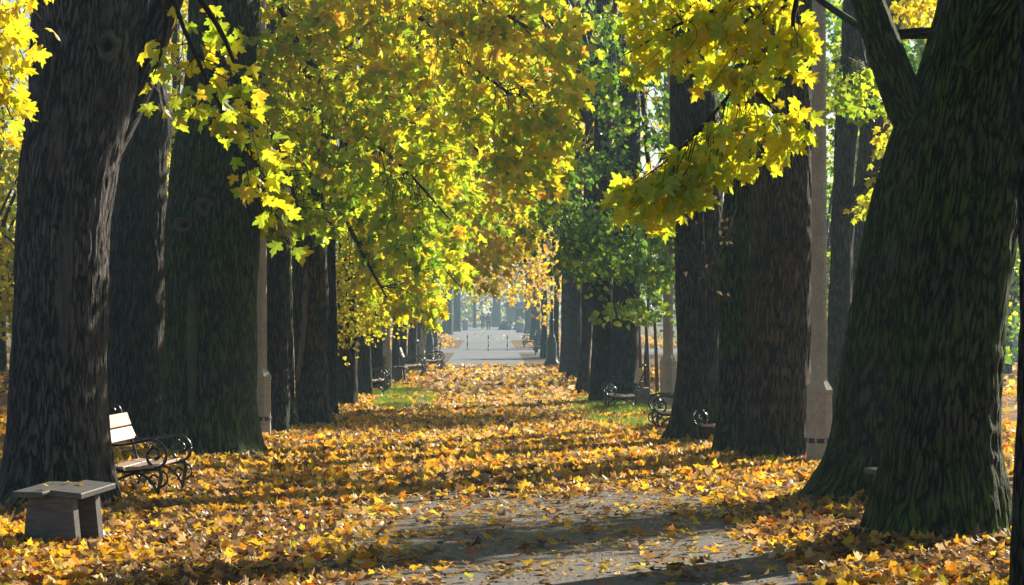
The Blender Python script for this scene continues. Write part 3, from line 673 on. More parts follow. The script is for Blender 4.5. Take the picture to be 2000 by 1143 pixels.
# foliage ----------------------------------------------------------------------------
def in_poly(px, py, poly):
    x, y = np.array([p[0] for p in poly], float), np.array([p[1] for p in poly], float); c = np.zeros(len(px), bool); j = len(poly)-1
    for i in range(len(poly)):
        q = ((y[i] > py) != (y[j] > py)) & (px < (x[j]-x[i])*(py-y[i])/(y[j]-y[i]+1e-9)+x[i]); c ^= q; j = i
    return c
def sample_poly(poly, n, r):
    x0, x1 = min(p[0] for p in poly), max(p[0] for p in poly); y0, y1 = min(p[1] for p in poly), max(p[1] for p in poly); out = []
    while sum(map(len, out)) < n:
        q = np.stack([r.uniform(x0, x1, n*3), r.uniform(y0, y1, n*3)], -1); out.append(q[in_poly(q[:, 0], q[:, 1], poly)])
    return np.concatenate(out)[:n]
def grow(treekey, branches, regions, size, tpl, seed, n_single=0, pal_single=None, brad=(0.05, 0.012), mat=M_LEAF, crown_name='crown', facing=(0.38, 0.72, 0.32), twig=True, lobj_tpl='full'):
    """boughs given as polylines (px,py,d); sprays of leaves fill 3-D regions and are tied to the nearest bough by twigs"""
    r = np.random.default_rng(seed); t = TREES[treekey]; off = t['off']
    tw = Tubes(); bp = []
    for b in branches:
        pts = smooth_line([P(*q) for q in b], 30); bp.append(pts)
        o = Tubes(); o.add(pts-off, np.linspace(brad[0], brad[1], 30), 7); o.build('bough', M_TWIG, t['o'])
    BP = np.concatenate(bp) if bp else None
    L = Leaves()
    for rgn in regions:
        n = rgn['n']; q = sample_poly(rgn['poly'], n*3, r); cl = rgn.get('clump', 0.0)
        q = q[(pnoise(q[:, 0]/rgn.get('cs', 45), q[:, 1]/rgn.get('cs', 45)*1.4, seed) > cl)][:n]; n = len(q); d = r.uniform(*rgn['d'], n)
        if 'dfun' in rgn: d = rgn['dfun'](q, d)
        C = np.stack([(q[:, 0]-VX)/F*d, d, CAM_H+(HY-q[:, 1])/F*d], -1)
        flow = np.array(rgn.get('flow', (0.5, -0.1, -0.5))); per = rgn.get('per', 14); sp = rgn.get('spread', 0.45)
        for i in range(n):
            c = C[i]
            if BP is not None:
                dd = np.linalg.norm((BP-c)*np.array([1, 0.7, 1]), axis=1); k = int(dd.argmin()); k = max(0, k-4) if k % 30 > 4 else k; Q = BP[k]; dirv = c-Q; ln = np.linalg.norm(dirv)
            else: Q = c-np.array([0, 0, -0.3]); dirv = flow; ln = 0.3
            u = norm(0.7*dirv/(ln+1e-6)+flow+0.35*r.normal(size=3))
            Lt = sp*r.uniform(0.7, 1.5); tip = c+u*Lt*0.5+np.array([0, 0, -0.12*Lt]); st = c-u*Lt*0.5
            if twig and ln > 0.05 and ln < 3.5:
                mid = (Q+st)/2+np.array([0, 0, 0.10*ln])+0.05*ln*r.normal(size=3)
                pts = smooth_line([Q, mid, st, c, tip], 9); tw.add(pts-off, np.linspace(0.004+0.0035*min(ln, 2), 0.0018, 9)*rgn.get('tw', 1.0), 3)
            m = max(3, int(r.poisson(per))); tt = r.uniform(0, 1, m)
            lat = norm(np.cross(u, np.array([0, -0.3, 1.0]))); sgn = r.choice([-1, 1], m)
            pos = st+(tip-st)*tt[:, None]+lat*(sgn*r.uniform(0.03, 0.2, m)*sp/0.45)[:, None]+r.normal(0, 0.06*sp/0.45, (m, 3))
            uu = norm(u*0.7+lat*sgn[:, None]*0.8+np.array([0, 0, -0.55])+0.3*r.normal(size=(m, 3)))
            nn = np.array(rgn.get('facing', facing))+0.42*r.normal(size=(m, 3))
            col = pick(rgn['pal'], m, r, 0.15)
            L.add(pos, uu, nn, size*r.uniform(0.72, 1.2, m), col)
    L.cat(); kk = gap_mask(L.P)
    for a_ in ('P', 'U', 'Nn', 'Sz', 'C'): setattr(L, a_, getattr(L, a_)[kk])
    L.P = L.P-off
    if tw.n: tag(tw.build('twigs', M_TWIG, t['o']), kind='stuff')
    order = np.argsort(L.P[:, 1]+off[1]-0.5*(L.Sz/size)*5) if n_single else np.array([], int)
    # only leaves in view are worth building singly
    if n_single:
        W = L.P+off; px = VX+W[:, 0]/W[:, 1]*F; py = HY-(W[:, 2]-CAM_H)/W[:, 1]*F
        vis = (px > -20) & (px < 2020) & (py > -20) & (py < 1160); order = order[vis[order]][:n_single]
    rest = np.setdiff1d(np.arange(len(L.P)), order)
    crown = None
    if len(rest):
        crown = link(crown_name, leaves_mesh(crown_name, L, tpl, mat, rest), t['o']); tag(crown, kind='stuff')
    if n_single:
        pal = pal_single or [p for g in regions for p in g['pal']]
        leaf_objects(L, order, lobj_tpl, mat, pal, crown or t['o'])
    return L
WORLD.clear()    # single leaves are placed in their tree's own frame

# near spray hanging from the left
A_pal = [(LIME, 3), (YEL, 4), (OLIVE, 1), (GOLD, 1)]
grow('L0', [[(-330, -320, 19), (60, -300, 19.5), (300, -60, 20), (365, 70, 20), (420, 190, 20.2), (480, 280, 20.4), (530, 370, 20.6)],
            [(330, -20, 20), (320, 80, 20), (300, 150, 19.8)], [(-330, -320, 19), (-140, -120, 20.3), (-20, 40, 21), (20, 170, 21)], [(365, -40, 20), (430, 60, 20.3), (470, 150, 20.5), (530, 250, 20.6)]],
     [dict(poly=[(265, 185), (300, 125), (350, 110), (440, 165), (520, 230), (555, 290), (530, 340), (430, 265), (330, 255)], d=(19.4, 20.8), n=14, per=5.5, pal=A_pal, spread=0.4, flow=(0.6, 0, -0.5)),
      dict(poly=[(425, 300), (490, 290), (555, 350), (560, 460), (530, 440), (470, 340)], d=(19.8, 20.8), n=7, per=5, pal=A_pal, spread=0.35, flow=(0.5, 0, -0.7)),
      dict(poly=[(345, 10), (420, 20), (475, 90), (505, 190), (440, 180), (395, 90)], d=(19.8, 20.8), n=7, per=5, pal=A_pal, spread=0.35, flow=(0.5, 0, -0.7)),
      dict(poly=[(-40, 60), (40, 60), (50, 230), (-40, 250)], d=(20, 21.5), n=11, per=7, pal=[(YEL, 3), (GOLD, 2)], spread=0.4, flow=(0.5, 0, -0.7)),
      dict(poly=[(-40, -40), (50, -40), (55, 60), (-40, 60)], d=(20, 21.5), n=9, per=7, pal=[(YEL, 3), (GOLD, 2)], spread=0.4, flow=(0.5, 0, -0.7))],
     0.138, 'full', 21, n_single=300, pal_single=A_pal+[(GOLD, 1)], brad=(0.03, 0.004))
# bright yellow boughs on the right
G_pal = [(YEL, 6), (LIME, 3)]
grow('R0', [[(2080, -200, 18.6), (1800, -260, 20.8), (1570, -50, 22.5), (1450, 150, 22.6), (1330, 290, 22.5), (1215, 375, 22.4)],
            [(1700, -190, 21.6), (1430, 0, 22.5), (1320, 50, 22.5), (1215, 110, 22.4)], [(1570, -50, 22.5), (1550, 50, 22.6), (1585, 105, 22.7)], [(1450, 150, 22.6), (1500, 200, 22.6), (1545, 250, 22.7)]],
     [dict(poly=[(1190, 395), (1230, 345), (1320, 310), (1400, 255), (1480, 215), (1550, 190), (1560, 260), (1510, 320), (1430, 340), (1330, 395), (1290, 425), (1210, 410)], dfun=lambda q, d: 22.35+0.35*(q[:, 0]-1190)/400+(d-22.4)*0.6, d=(21.9, 22.9), n=54, per=9, pal=G_pal, spread=0.32, flow=(-0.6, -0.1, -0.55)),
      dict(poly=[(1205, 130), (1230, 80), (1260, 0), (1500, -30), (1540, 0), (1490, 60), (1420, 60), (1340, 110), (1260, 160)], dfun=lambda q, d: 22.35+0.35*(q[:, 0]-1190)/400+(d-22.4)*0.6, d=(21.9, 22.9), n=34, per=9, pal=G_pal+[(GOLD, 0.7)], spread=0.32, flow=(-0.7, -0.1, -0.45)),
      dict(poly=[(1380, 130), (1480, 40), (1560, 40), (1592, 110), (1550, 140), (1490, 170), (1430, 170), (1390, 150)], dfun=lambda q, d: 22.35+0.35*(q[:, 0]-1190)/400+(d-22.4)*0.6, d=(21.9, 22.9), n=25, per=9, pal=G_pal, spread=0.3, flow=(-0.3, -0.1, -0.6))],
     0.14, 'full', 22, n_single=300, brad=(0.035, 0.004))
# green leaves behind the ribbed post, yellow ones behind the fork
grow('R6', [[(1660, -100, 43), (1680, 60, 42), (1700, 160, 41)], [(1760, -60, 44), (1780, 20, 43)], [(1760, 335, 46.4), (1745, 270, 46)]],
     [dict(poly=[(1560, 160), (1640, 130), (1720, 160), (1715, 215), (1640, 215), (1570, 200)], d=(39, 42), n=26, per=9, pal=[(LIME, 3), (OLIVE, 3), (GRN, 1)], flow=(0.5, 0, -0.5)),
      dict(poly=[(1740, 50), (1790, -20), (1850, -20), (1835, 55)], d=(42, 45), n=20, per=9, pal=[(YEL, 4), (GOLD, 1)], flow=(-0.4, 0, -0.5)),
      dict(poly=[(1718, 340), (1728, 250), (1750, 245), (1740, 300)], d=(45, 47), n=8, per=7, pal=[(YEL, 4), (LIME, 1)], flow=(-0.2, 0, -0.7)),
      dict(poly=[(1665, 400), (1720, 360), (1735, 375), (1690, 410)], d=(46, 47), n=6, per=7, pal=[(YEL, 3), (LIME, 2)], flow=(-0.2, 0, -0.7)),
      dict(poly=[(1625, 0), (1700, 0), (1760, 120), (1740, 480), (1680, 640), (1640, 700), (1640, 300)], d=(56, 66), n=230, per=12, pal=[(GRN, 4), (DGRN, 3), (LIME, 2)], flow=(0.2, 0, -0.7), spread=0.7),
      dict(poly=[(1735, 60), (1850, 60), (1800, 200), (1770, 260), (1740, 180)], d=(56, 62), n=55, per=12, pal=[(GRN, 4), (DGRN, 3), (LIME, 1)], flow=(0.1, 0, -0.7), spread=0.6),
      dict(poly=[(1320, 0), (1420, 0), (1420, 330), (1320, 330)], d=(57, 62), n=40, per=12, pal=[(GRN, 4), (DGRN, 3), (LIME, 1)], flow=(0.1, 0, -0.7), spread=0.6),
      dict(poly=[(1390, -10), (1490, -10), (1490, 300), (1400, 320)], d=(56, 62), n=60, per=12, pal=[(GRN, 4), (DGRN, 3), (LIME, 1)], flow=(0.1, 0, -0.7), spread=0.7)],
     0.16, 'mid', 23)
# the large golden-green canopy over the path (three trees of the stool side share it)
def gradpal(y): return y
up_pal = [(GOLD, 4), (YEL, 4), (ORA, 0.15), (LIME, 4), (OLIVE, 2)]
mid_pal = [(LIME, 4), (OLIVE, 4), (YEL, 3), (GOLD, 0.5), (GRN, 1.5)]
low_pal = [(YEL, 5), (LIME, 3), (OLIVE, 2), (GOLD, 1)]
grow('L3', [[(470, -160, 37.6), (560, 40, 37.5), (660, 210, 36.7), (790, 330, 35.7), (880, 430, 35)], [(520, -200, 37.5), (720, -60, 36.2), (900, 110, 34.8), (1090, 250, 33.3)], [(700, -200, 36.5), (880, -40, 35), (1040, 60, 33.7)],
            [(505, 120, 38), (560, 330, 36), (590, 430, 35.5)]],
     [dict(poly=[(505, -20), (1130, -20), (1140, 130), (1120, 250), (900, 200), (700, 120), (505, 100)], dfun=lambda q, d: 38.0-5.0*(q[:, 0]-505)/620+(d-35)*0.55, d=(33, 37), n=170, per=12, clump=0.3, pal=up_pal, flow=(0.55, -0.1, -0.5)),
      dict(poly=[(505, 100), (700, 120), (900, 200), (1130, 250), (1090, 330), (900, 380), (700, 330), (505, 260)], dfun=lambda q, d: 38.0-5.0*(q[:, 0]-505)/620+(d-35)*0.55, d=(33.5, 37), n=130, per=12, clump=0.3, pal=[(LIME, 4), (GOLD, 1.5), (OLIVE, 3), (YEL, 3), (PINK, 0.2)], flow=(0.6, -0.1, -0.5)),
      dict(poly=[(505, 260), (700, 330), (840, 420), (860, 520), (760, 500), (640, 440), (600, 440), (560, 470), (520, 440)], dfun=lambda q, d: 38.0-5.0*(q[:, 0]-505)/620+(d-35)*0.55, d=(34, 37), n=95, per=12, clump=0.34, pal=mid_pal, flow=(0.5, -0.1, -0.6)),
      dict(poly=[(500, -20), (640, -20), (640, 300), (500, 270)], d=(36.2, 38.2), n=48, per=11, pal=low_pal, flow=(0.4, -0.1, -0.6))],
     0.17, 'mid', 24, n_single=300, pal_single=up_pal+mid_pal, brad=(0.06, 0.012), lobj_tpl='mid')
grow('L5', [[(610, 120, 46), (690, 300, 44.5), (790, 440, 43.5), (900, 560, 43)], [(640, 0, 46), (800, 180, 44), (980, 330, 43), (1060, 400, 43)], [(640, 350, 46), (700, 480, 45), (760, 590, 44.5)]],
     [dict(poly=[(640, 330), (860, 330), (1000, 300), (1120, 260), (1060, 400), (1000, 440), (920, 450), (860, 520), (700, 480)], dfun=lambda q, d: 46.5-4.5*(q[:, 0]-620)/480+(d-44)*0.55, d=(42, 46), n=120, per=13, pal=mid_pal, flow=(0.5, -0.1, -0.5)),
      dict(poly=[(700, 450), (860, 480), (905, 500), (895, 560), (850, 600), (790, 625), (750, 640), (700, 560)], dfun=lambda q, d: 46.5-4.5*(q[:, 0]-620)/480+(d-44)*0.55, d=(43, 44.6), n=75, per=12, pal=low_pal, flow=(0.5, -0.1, -0.6)),
      dict(poly=[(640, -20), (1100, -20), (1080, 250), (760, 300), (600, 200)], dfun=lambda q, d: 46.5-4.5*(q[:, 0]-620)/480+(d-44)*0.55, d=(42, 46), n=85, per=13, pal=mid_pal+up_pal, flow=(0.5, -0.1, -0.5)),
      dict(poly=[(840, 400), (960, 360), (1035, 330), (1050, 430), (1000, 500), (930, 560), (880, 540)], d=(49, 53), n=75, per=13, pal=[(YEL, 4), (GOLD, 3), (ORA, 1), (LIME, 2)], clump=0.3, flow=(0.5, -0.1, -0.5))],
     0.165, 'mid', 25, n_single=300, pal_single=low_pal+mid_pal, brad=(0.06, 0.012), lobj_tpl='mid')
# small-leaved yellow foliage
grow('L7', [[(680, 300, 57), (700, 450, 56), (740, 560, 55)], [(675, 400, 57), (660, 540, 56), (665, 620, 55.5)]],
     [dict(poly=[(640, 420), (760, 430), (860, 500), (850, 600), (760, 640), (700, 650), (660, 690), (640, 660)], d=(54.5, 57), n=250, per=15, pal=[(YEL, 6), (LIME, 3), (GOLD, 1)], spread=0.5, flow=(0.2, -0.1, -0.6))],
     0.085, 'heart', 26, brad=(0.04, 0.01))
# green small-leaved tree of the grassy side
gr_pal = [(GRN, 4), ((0.20, 0.34, 0.02), 4), (LIME, 1.2), (DGRN, 3)]
grow('R8', [[(1240, -150, 57), (1200, 100, 56), (1130, 300, 54), (1060, 430, 53)], [(1240, 0, 57), (1260, 250, 55), (1270, 420, 54), (1230, 560, 53.5)], [(1230, 200, 56), (1160, 400, 53), (1100, 510, 52)], [(1200, -100, 56), (1120, 60, 54), (1060, 160, 53)]],
     [dict(poly=[(1000, 470), (1060, 400), (1100, 330), (1200, 330), (1310, 380), (1312, 540), (1295, 590), (1240, 545), (1190, 580), (1120, 530), (1050, 500)], d=(50, 56), n=235, per=14, clump=0.46, cs=40, pal=gr_pal, spread=0.5, flow=(0.0, -0.1, -0.6)),
      dict(poly=[(1100, 330), (1090, 180), (1130, 20), (1220, 40), (1320, 100), (1320, 300), (1200, 330)], d=(52, 58), n=115, per=13, clump=0.42, pal=gr_pal, spread=0.5, flow=(0.0, -0.1, -0.6)),
      dict(poly=[(1160, 600), (1230, 590), (1300, 590), (1295, 622), (1210, 625), (1175, 620)], d=(50, 54), n=26, per=10, pal=[(LIME, 2), ((0.22, 0.36, 0.02), 3), (GRN, 2)], spread=0.35)],
     0.125, 'heart', 27, brad=(0.075, 0.02), n_single=300, pal_single=gr_pal, lobj_tpl='heart', facing=(0.3, 0.62, 0.45))
grow('L12', [[(806, 430, 97), (900, 470, 96), (1000, 520, 95), (1060, 570, 94)], [(810, 380, 97), (930, 400, 95), (1050, 450, 93)]],
     [dict(poly=[(900, 470), (1000, 430), (1095, 440), (1100, 585), (1050, 598), (985, 572), (905, 565)], d=(88, 98), n=95, per=15, pal=[(GOLD, 4), (ORA, 2), (YEL, 2), (PINK, 2)], spread=1.0, clump=0.25, flow=(0.5, -0.1, -0.5), tw=1.6)],
     0.19, 'low', 29, brad=(0.07, 0.02))
# dry twig with shrivelled leaves in front of the slanting-foot trunk
grow('R4', [[(1430, 330, 36.5), (1390, 420, 36), (1330, 470, 35.6), (1310, 500, 35.5)], [(1440, 400, 36.5), (1400, 500, 36), (1340, 530, 35.7)], [(1370, 360, 36.2), (1375, 480, 36), (1380, 585, 36)], [(1420, 300, 36.5), (1380, 350, 36), (1320, 400, 35.6)]],
     [dict(poly=[(1300, 380), (1400, 350), (1430, 480), (1410, 570), (1340, 560), (1305, 480)], d=(35.4, 36.6), n=9, per=2.0, pal=[((0.11, 0.075, 0.045), 3), ((0.16, 0.09, 0.05), 1)], spread=0.35, flow=(-0.3, 0, -0.6))],
     0.07, 'heart', 28, brad=(0.012, 0.003))

# crowns above and beyond ------------------------------------------------------------
def crown(key, n, ctr, rad, pal, size, tpl, seed, zmin=None, lumps=14, mat=M_LEAF, facing=(0.3, 0.62, 0.45), limbs=5, name='crown'):
    """leafy crown from clumps on limbs; ctr/rad in world metres"""
    r = np.random.default_rng(seed); t = TREES[key]; off = t['off']; ctr = np.array(ctr, float); rad = np.array(rad, float)
    tw = Tubes(); L = Leaves()
    fork = t['at'](max(2.0, ctr[2]-rad[2]*0.7))[0]
    for k in range(lumps):
        w = r.normal(size=3); w /= np.linalg.norm(w); c = ctr+w*rad*r.uniform(0.45, 1.0)
        if zmin is not None: c[2] = max(c[2], zmin+r.uniform(0, 0.8))
        m = (fork+c)/2+np.array([0, 0, 0.6])+0.3*r.normal(size=3)
        tw.add(smooth_line([fork-off, m-off, c-off], 8), np.linspace(0.07, 0.01, 8), 4)
        q = n//lumps; lr = rad.mean()*0.42*r.uniform(0.6, 1.3)
        p = c+norm(r.normal(size=(q, 3)))*(r.random((q, 1))**0.5)*lr*np.array([1.2, 1.2, 0.75])
        if zmin is not None: p[:, 2] = np.maximum(p[:, 2], zmin+r.uniform(0, 0.5, q))
        cl = pick(pal, q, r, 0.18)*r.uniform(0.8, 1.15)
        L.add(p-off, norm(r.normal(size=(q, 3))+np.array([0, 0, -0.5])), np.array(facing)+0.55*r.normal(size=(q, 3)), size*r.uniform(0.7, 1.3, q), np.clip(cl, 0.003, 0.9))
    L.cat(); tag(tw.build('limbs', M_TWIG, t['o']), kind='stuff')
    tag(link(name, leaves_mesh(name, L, tpl, mat), t['o']), kind='stuff')
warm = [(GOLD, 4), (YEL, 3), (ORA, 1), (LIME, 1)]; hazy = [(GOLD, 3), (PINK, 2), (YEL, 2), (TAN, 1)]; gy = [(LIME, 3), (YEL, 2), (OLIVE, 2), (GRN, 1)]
for k, n, zc in (('L1', 2200, 12.0), ('L2', 1800, 12.0), ('L4', 1800, 12.5), ('L6', 1500, 12.0)):
    c, _ = TREES[k]['at'](10); crown(k, n, (c[0]+0.6, c[1], zc), (3.4, 3.4, 2.8), gy, 0.21, 'rh', 40+len(k)+n, zmin=8.6)
for k, n, zc in (('R1', 700, 13.0), ('R2', 700, 13.0), ('R3', 800, 13.0), ('R5', 800, 13.0)):
    c, _ = TREES[k]['at'](10); crown(k, n, (c[0]-0.3, c[1], zc), (3.4, 3.4, 2.4), gy, 0.21, 'rh', 60+n, zmin=10.0)
for i, k in enumerate(('L8', 'L9', 'L10', 'L11', 'L12', 'L13', 'L14', 'L15', 'L16')):
    t = TREES[k]; d = t['d']; c, _ = t['at'](4); zm = CAM_H+(HY-585)/F*d+0.3
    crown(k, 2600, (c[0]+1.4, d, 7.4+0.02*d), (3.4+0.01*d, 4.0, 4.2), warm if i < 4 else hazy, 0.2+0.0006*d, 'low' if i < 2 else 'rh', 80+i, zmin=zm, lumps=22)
for i, k in enumerate(('R9', 'R10', 'R11', 'R12', 'R13', 'R14', 'R15', 'R16')):
    t = TREES[k]; d = t['d']; c, _ = t['at'](4); zm = CAM_H+(HY-(596 if i > 2 else 575))/F*d+0.2
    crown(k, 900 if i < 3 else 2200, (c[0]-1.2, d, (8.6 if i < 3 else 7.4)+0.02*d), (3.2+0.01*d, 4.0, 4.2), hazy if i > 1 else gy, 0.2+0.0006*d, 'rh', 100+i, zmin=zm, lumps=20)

# park trees and shrubs on both sides -----------------------------------------------------
def park_tree(key, label, x, d, h, r, pal, seed, group, n=2600, size=0.2, low=0.5, tpl='low', tr=0.16, name='park_tree', lumps=30):
    s = F/d; px = VX+x*s; by = HY+CAM_H*s
    tree(key, label, [(by, px-tr*1.3*s, px+tr*1.3*s), (by-0.6*s, px-tr*s, px+tr*s), (by-h*0.6*s, px-tr*0.6*s, px+tr*0.6*s)], d, BARK['far'], name=name, group=group, seg=20, vis_rows=24, top=h*0.8)
    crown(key, n, (x, d, (h+low)/2+0.2), (r, r, (h-low)/2), pal, size, tpl, seed, zmin=low, lumps=lumps)
bright = [(YEL, 5), (LIME, 2), (GOLD, 2)]
lp = [(-11.5, 56, 9.0, 3.0), (-9.0, 70, 8.5, 3.0), (-16, 84, 11, 4.2), (-12, 100, 10, 4.0), (-22, 120, 12, 5.5), (-14, 140, 11, 5.0), (-8.2, 88, 7, 2.2), (-7.6, 62, 11.5, 2.6), (-10.5, 66, 13, 3.5)]
for i, (x, d, h, r) in enumerate(lp):
    park_tree('PL%d' % i, ['bright yellow young maple behind the thick grey split trunk', 'yellow park tree glimpsed between the burl and knotted trunks', 'golden park tree beyond the stool side row', 'yellow park tree further off beyond the stool side row', 'tall golden tree far beyond the stool side row', 'hazy golden tree far behind the small-leaved foliage', 'low yellow tree close behind the distant trunks of the stool side', 'tall yellow tree showing high between the forked grey trunk and its neighbour', 'spreading yellow tree rising behind the forked grey trunk'][i],
              x, d, h, r, bright, 200+i, 'park trees beyond the avenue', tpl='low' if d < 71 else 'rh', n=3200, low=0.4)
rp_ = [(11.5, 66, 5.0, 2.6), (8.2, 78, 4.2, 2.2), (17, 84, 9, 4.0), (14, 105, 9, 4.5), (9.5, 120, 7, 3.2), (24, 130, 12, 6), (13, 150, 10, 5), (10.2, 80, 11.5, 2.8), (14.5, 92, 13, 3.6)]
for i, (x, d, h, r) in enumerate(rp_):
    park_tree('PR%d' % i, ['green bushy tree behind the massive mossy trunk', 'low green tree behind the propped young stems', 'tall green park tree beyond the leaning trunks', 'green park tree in haze beyond the ribbed posts', 'small pale green tree in haze beyond the stepped wall', 'tall hazy tree far beyond the leaning trunks', 'hazy green tree far behind the grassy patch', 'tall green tree showing between the ribbed post and the fork', 'tall broad green tree behind the reddish peeling trunk'][i],
              x, d, h, r, [(GRN, 4), (LIME, 3), (DGRN, 2), (OLIVE, 1)], 230+i, 'park trees beyond the avenue', tpl='rh', n=2800 if i < 7 else 1500, low=0.5)
for i, (x, d, h, r, lo) in enumerate([(11, 20, 15, 3.8, 8), (12.2, 27, 15, 3.8, 8), (9.5, 13.5, 15, 3.6, 8), (15.5, 25.5, 16, 4.0, 8), (18.5, 33, 18, 4.4, 8.5), (11.6, 37.6, 9.5, 2.0, 5.5), (8.8, 33.4, 7.6, 1.4, 4.6)]):  # out-of-view trees added to shade the near haze and dapple the path
    park_tree('PS%d' % i, ['tall spreading tree of the park wood just past the massive mossy trunk', 'tall spreading tree of the park wood abreast of the black leaning trunk', 'tall spreading tree of the park wood nearest the yellow-boughed trunk', 'second-rank tall tree of the park wood past the massive mossy trunk', 'third-rank tallest tree of the park wood past the massive mossy trunk', 'young light-crowned tree of the park wood abreast of the wide furrowed trunk', 'smallest young tree of the park wood abreast of the ribbed lamp post'][i],
              x, d, h, r, [(GRN, 4), (LIME, 3), (OLIVE, 2), (YEL, 1)], 260+i, 'park trees beyond the avenue', tpl='rh', n=3600 if i < 5 else 650, size=0.25 if i < 5 else 0.16, low=lo, tr=0.28)
# far wood closing the avenue
r = np.random.default_rng(5); L = Leaves(); nW = 26000
xw = r.uniform(-75, 75, nW); dw = 330+r.uniform(0, 45, nW); zw = r.uniform(0.3, 19, nW)*(0.75+0.25*pnoise(xw*0.15, dw*0.02, 9))
L.add(np.stack([xw, dw, zw], -1), norm(r.normal(size=(nW, 3))), np.array([0, -0.5, 0.5])+0.6*r.normal(size=(nW, 3)), r.uniform(0.45, 1.15, nW), pick([(OLIVE, 3), (GOLD, 2), (BRN, 3), (DGRN, 3), (LIME, 1)], nW, r)); L.cat()
tag(link('far_wood', leaves_mesh('far_wood', L, 'rh', M_LEAF)), 'hazy wood closing the far end of the avenue', 'wood', kind='stuff')
for i, px in enumerate((905, 927, 938, 962, 970, 1003, 1035)):
    if i in (0, 2, 3, 5, 6): continue
    d = 285+i*5; s = F/d; by = HY+CAM_H*s; w = (8, 6, 11, 12, 17, 7, 9)[i]
    tree('F%d' % i, ['dim blue trunk in haze beside the pale bin', 'thin dim trunk in haze between the pale bin and the walkers', 'dim trunk in haze directly behind the fainter walker', 'dim trunk in haze directly behind the brown-jacketed walker', 'widest dim trunk in haze between the walkers and the kiosk', 'slim dim trunk in haze behind the kiosk', 'dim trunk in haze past the kiosk awning'][i], [(by, px-w*0.6, px+w*0.6), (by-10, px-w/2, px+w/2), (by-90, px-w*0.45, px+w*0.45)], d, BARK['far'], name='distant_tree', group='dim trunks behind the walkers', seg=16, vis_rows=20, top=14)
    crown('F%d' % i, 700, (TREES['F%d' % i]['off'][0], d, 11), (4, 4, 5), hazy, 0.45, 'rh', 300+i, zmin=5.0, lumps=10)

# ------------------------------------------------------------------ fallen leaves
LIT_pal = [((0.84, 0.46, 0.03), 6), ((0.86, 0.56, 0.035), 5), ((0.78, 0.30, 0.02), 3), (TAN, 3), (BRN, 2.2), (PALE, 1.6), ((0.62, 0.16, 0.02), 0.4), (DRY, 2.2), ((0.5, 0.5, 0.04), 0.25)]
LIT_brown = [(BRN, 4), (DRY, 3), (TAN, 2), ((0.12, 0.07, 0.035), 2)]
def litter(n, x0, x1, y0, y1, size, keep, seed, tilt=0.5):
    r = np.random.default_rng(seed); x = r.uniform(x0, x1, n); y = r.uniform(y0, y1, n)
    m = r.random(n) < keep(x, y); x, y = x[m], y[m]; n = len(x)
    tilt = tilt*np.where(r.random(n) < 0.3, 2.4, 1.0)
    nn = np.stack([tilt*r.normal(size=n), tilt*(r.normal(size=n)+0.35), np.ones(n)*r.uniform(0.6, 1.0, n)], -1); nn = norm(nn)
    a = r.uniform(0, 6.283, n); u = np.stack([np.cos(a), np.sin(a), 0*a], -1); u = norm(u-(u*nn).sum(1, keepdims=True)*nn)
    sz = size*r.uniform(0.6, 1.3, n)
    flat = ((x > -0.95) & (x < 2.45) & (y < 30))[:, None]; nn = norm(np.where(flat, nn*np.array([0.45, 0.45, 1.0]), nn)); u = norm(u-(u*nn).sum(1, keepdims=True)*nn)
    z = gz(x, y)+0.012+r.uniform(0, 0.035, n)+0.3*sz*np.sqrt(1-nn[:, 2]**2)
    L = Leaves(); c = pick(LIT_pal, n, r, 0.18); bn = pnoise(x*0.9, y*0.45, 51)*0.65+pnoise(x*3.1, y*1.5, 52)*0.35
    br = r.random(n) < np.clip((bn-0.36)*2.2, 0, 0.62)*(1-0.72*np.clip((y-31)/5, 0, 1)); c[br] = pick(LIT_brown, int(br.sum()), r, 0.2)  # brown patches, fewer beyond, where sunlight is put into the leaf colours
    tr = (np.abs(x) < 1.9) & (r.random(n) < 0.42*np.clip((y-40)/18, 0, 1)); c[tr] = pick([(PALE, 3), (TAN, 3), ((0.62, 0.42, 0.24), 3)], int(tr.sum()), r, 0.15)  # paler leaves down the middle path: a sunlit tone put into the colour
    L.add(np.stack([x, y, z], -1), u, nn, sz, c); return L.cat()
def thick(x, y):
    """how much of the ground the drift of leaves covers: the path is swept bare in the foreground"""
    e = pnoise(x*1.3, y*0.7, 21)*0.9+pnoise(x*4, y*2.2, 22)*0.5-0.7
    fy = np.clip((y-28.2)/4.5+1.0*e, 0, 1)**1.6; fl_ = np.clip((-0.7-0.03*(y-22)-x+1.2*e)/1.1, 0, 1)**1.4; fr_ = np.clip((x-2.35+0.6*e)/0.5, 0, 1)
    base = 0.05+0.12*pnoise(x*2, y*1.1, 23)**2*2; r = base+(1-base)*np.maximum(np.maximum(fy, fl_), fr_)
    gl = ((x+1.9)/0.75)**2+((y-61)/6.5)**2; gr = ((x-2.7)/1.0)**2+((y-54)/7)**2
    e2 = 2.4*(pnoise(x*1.9, y*0.45, 41)-0.62)
    r = np.where((gl < 1+e2) | (gr < 1+e2), r*(0.08+0.4*pnoise(x*3, y*1.2, 42)), r)
    bare = ((x-4.0)/0.9)**2+((y-29.5)/2.2)**2
    r = np.where(bare < 1, r*0.25, r)
    r = np.where(y > 88, r*np.clip((100-y)/12, 0, 1)*np.where(np.abs(x+0.1) < 1.7, 1, 1), r)
    return r*np.where(np.abs(x) > 6, 0.6, 1)
Ln = litter(33000, -6, 6, 16.5, 32, 0.098, thick, 31, 0.30)
order = np.argsort(Ln.P[:, 1])
W = Ln.P; px = VX+W[:, 0]/W[:, 1]*F; py = HY-(W[:, 2]-CAM_H)/W[:, 1]*F
vis = (px > 0) & (px < 2000) & (py < 1140); order = order[vis[order]][:300]
leafname = ['golden', 'yellow', 'orange', 'tan', 'brown', 'pale', 'red', 'dry brown', 'lime']
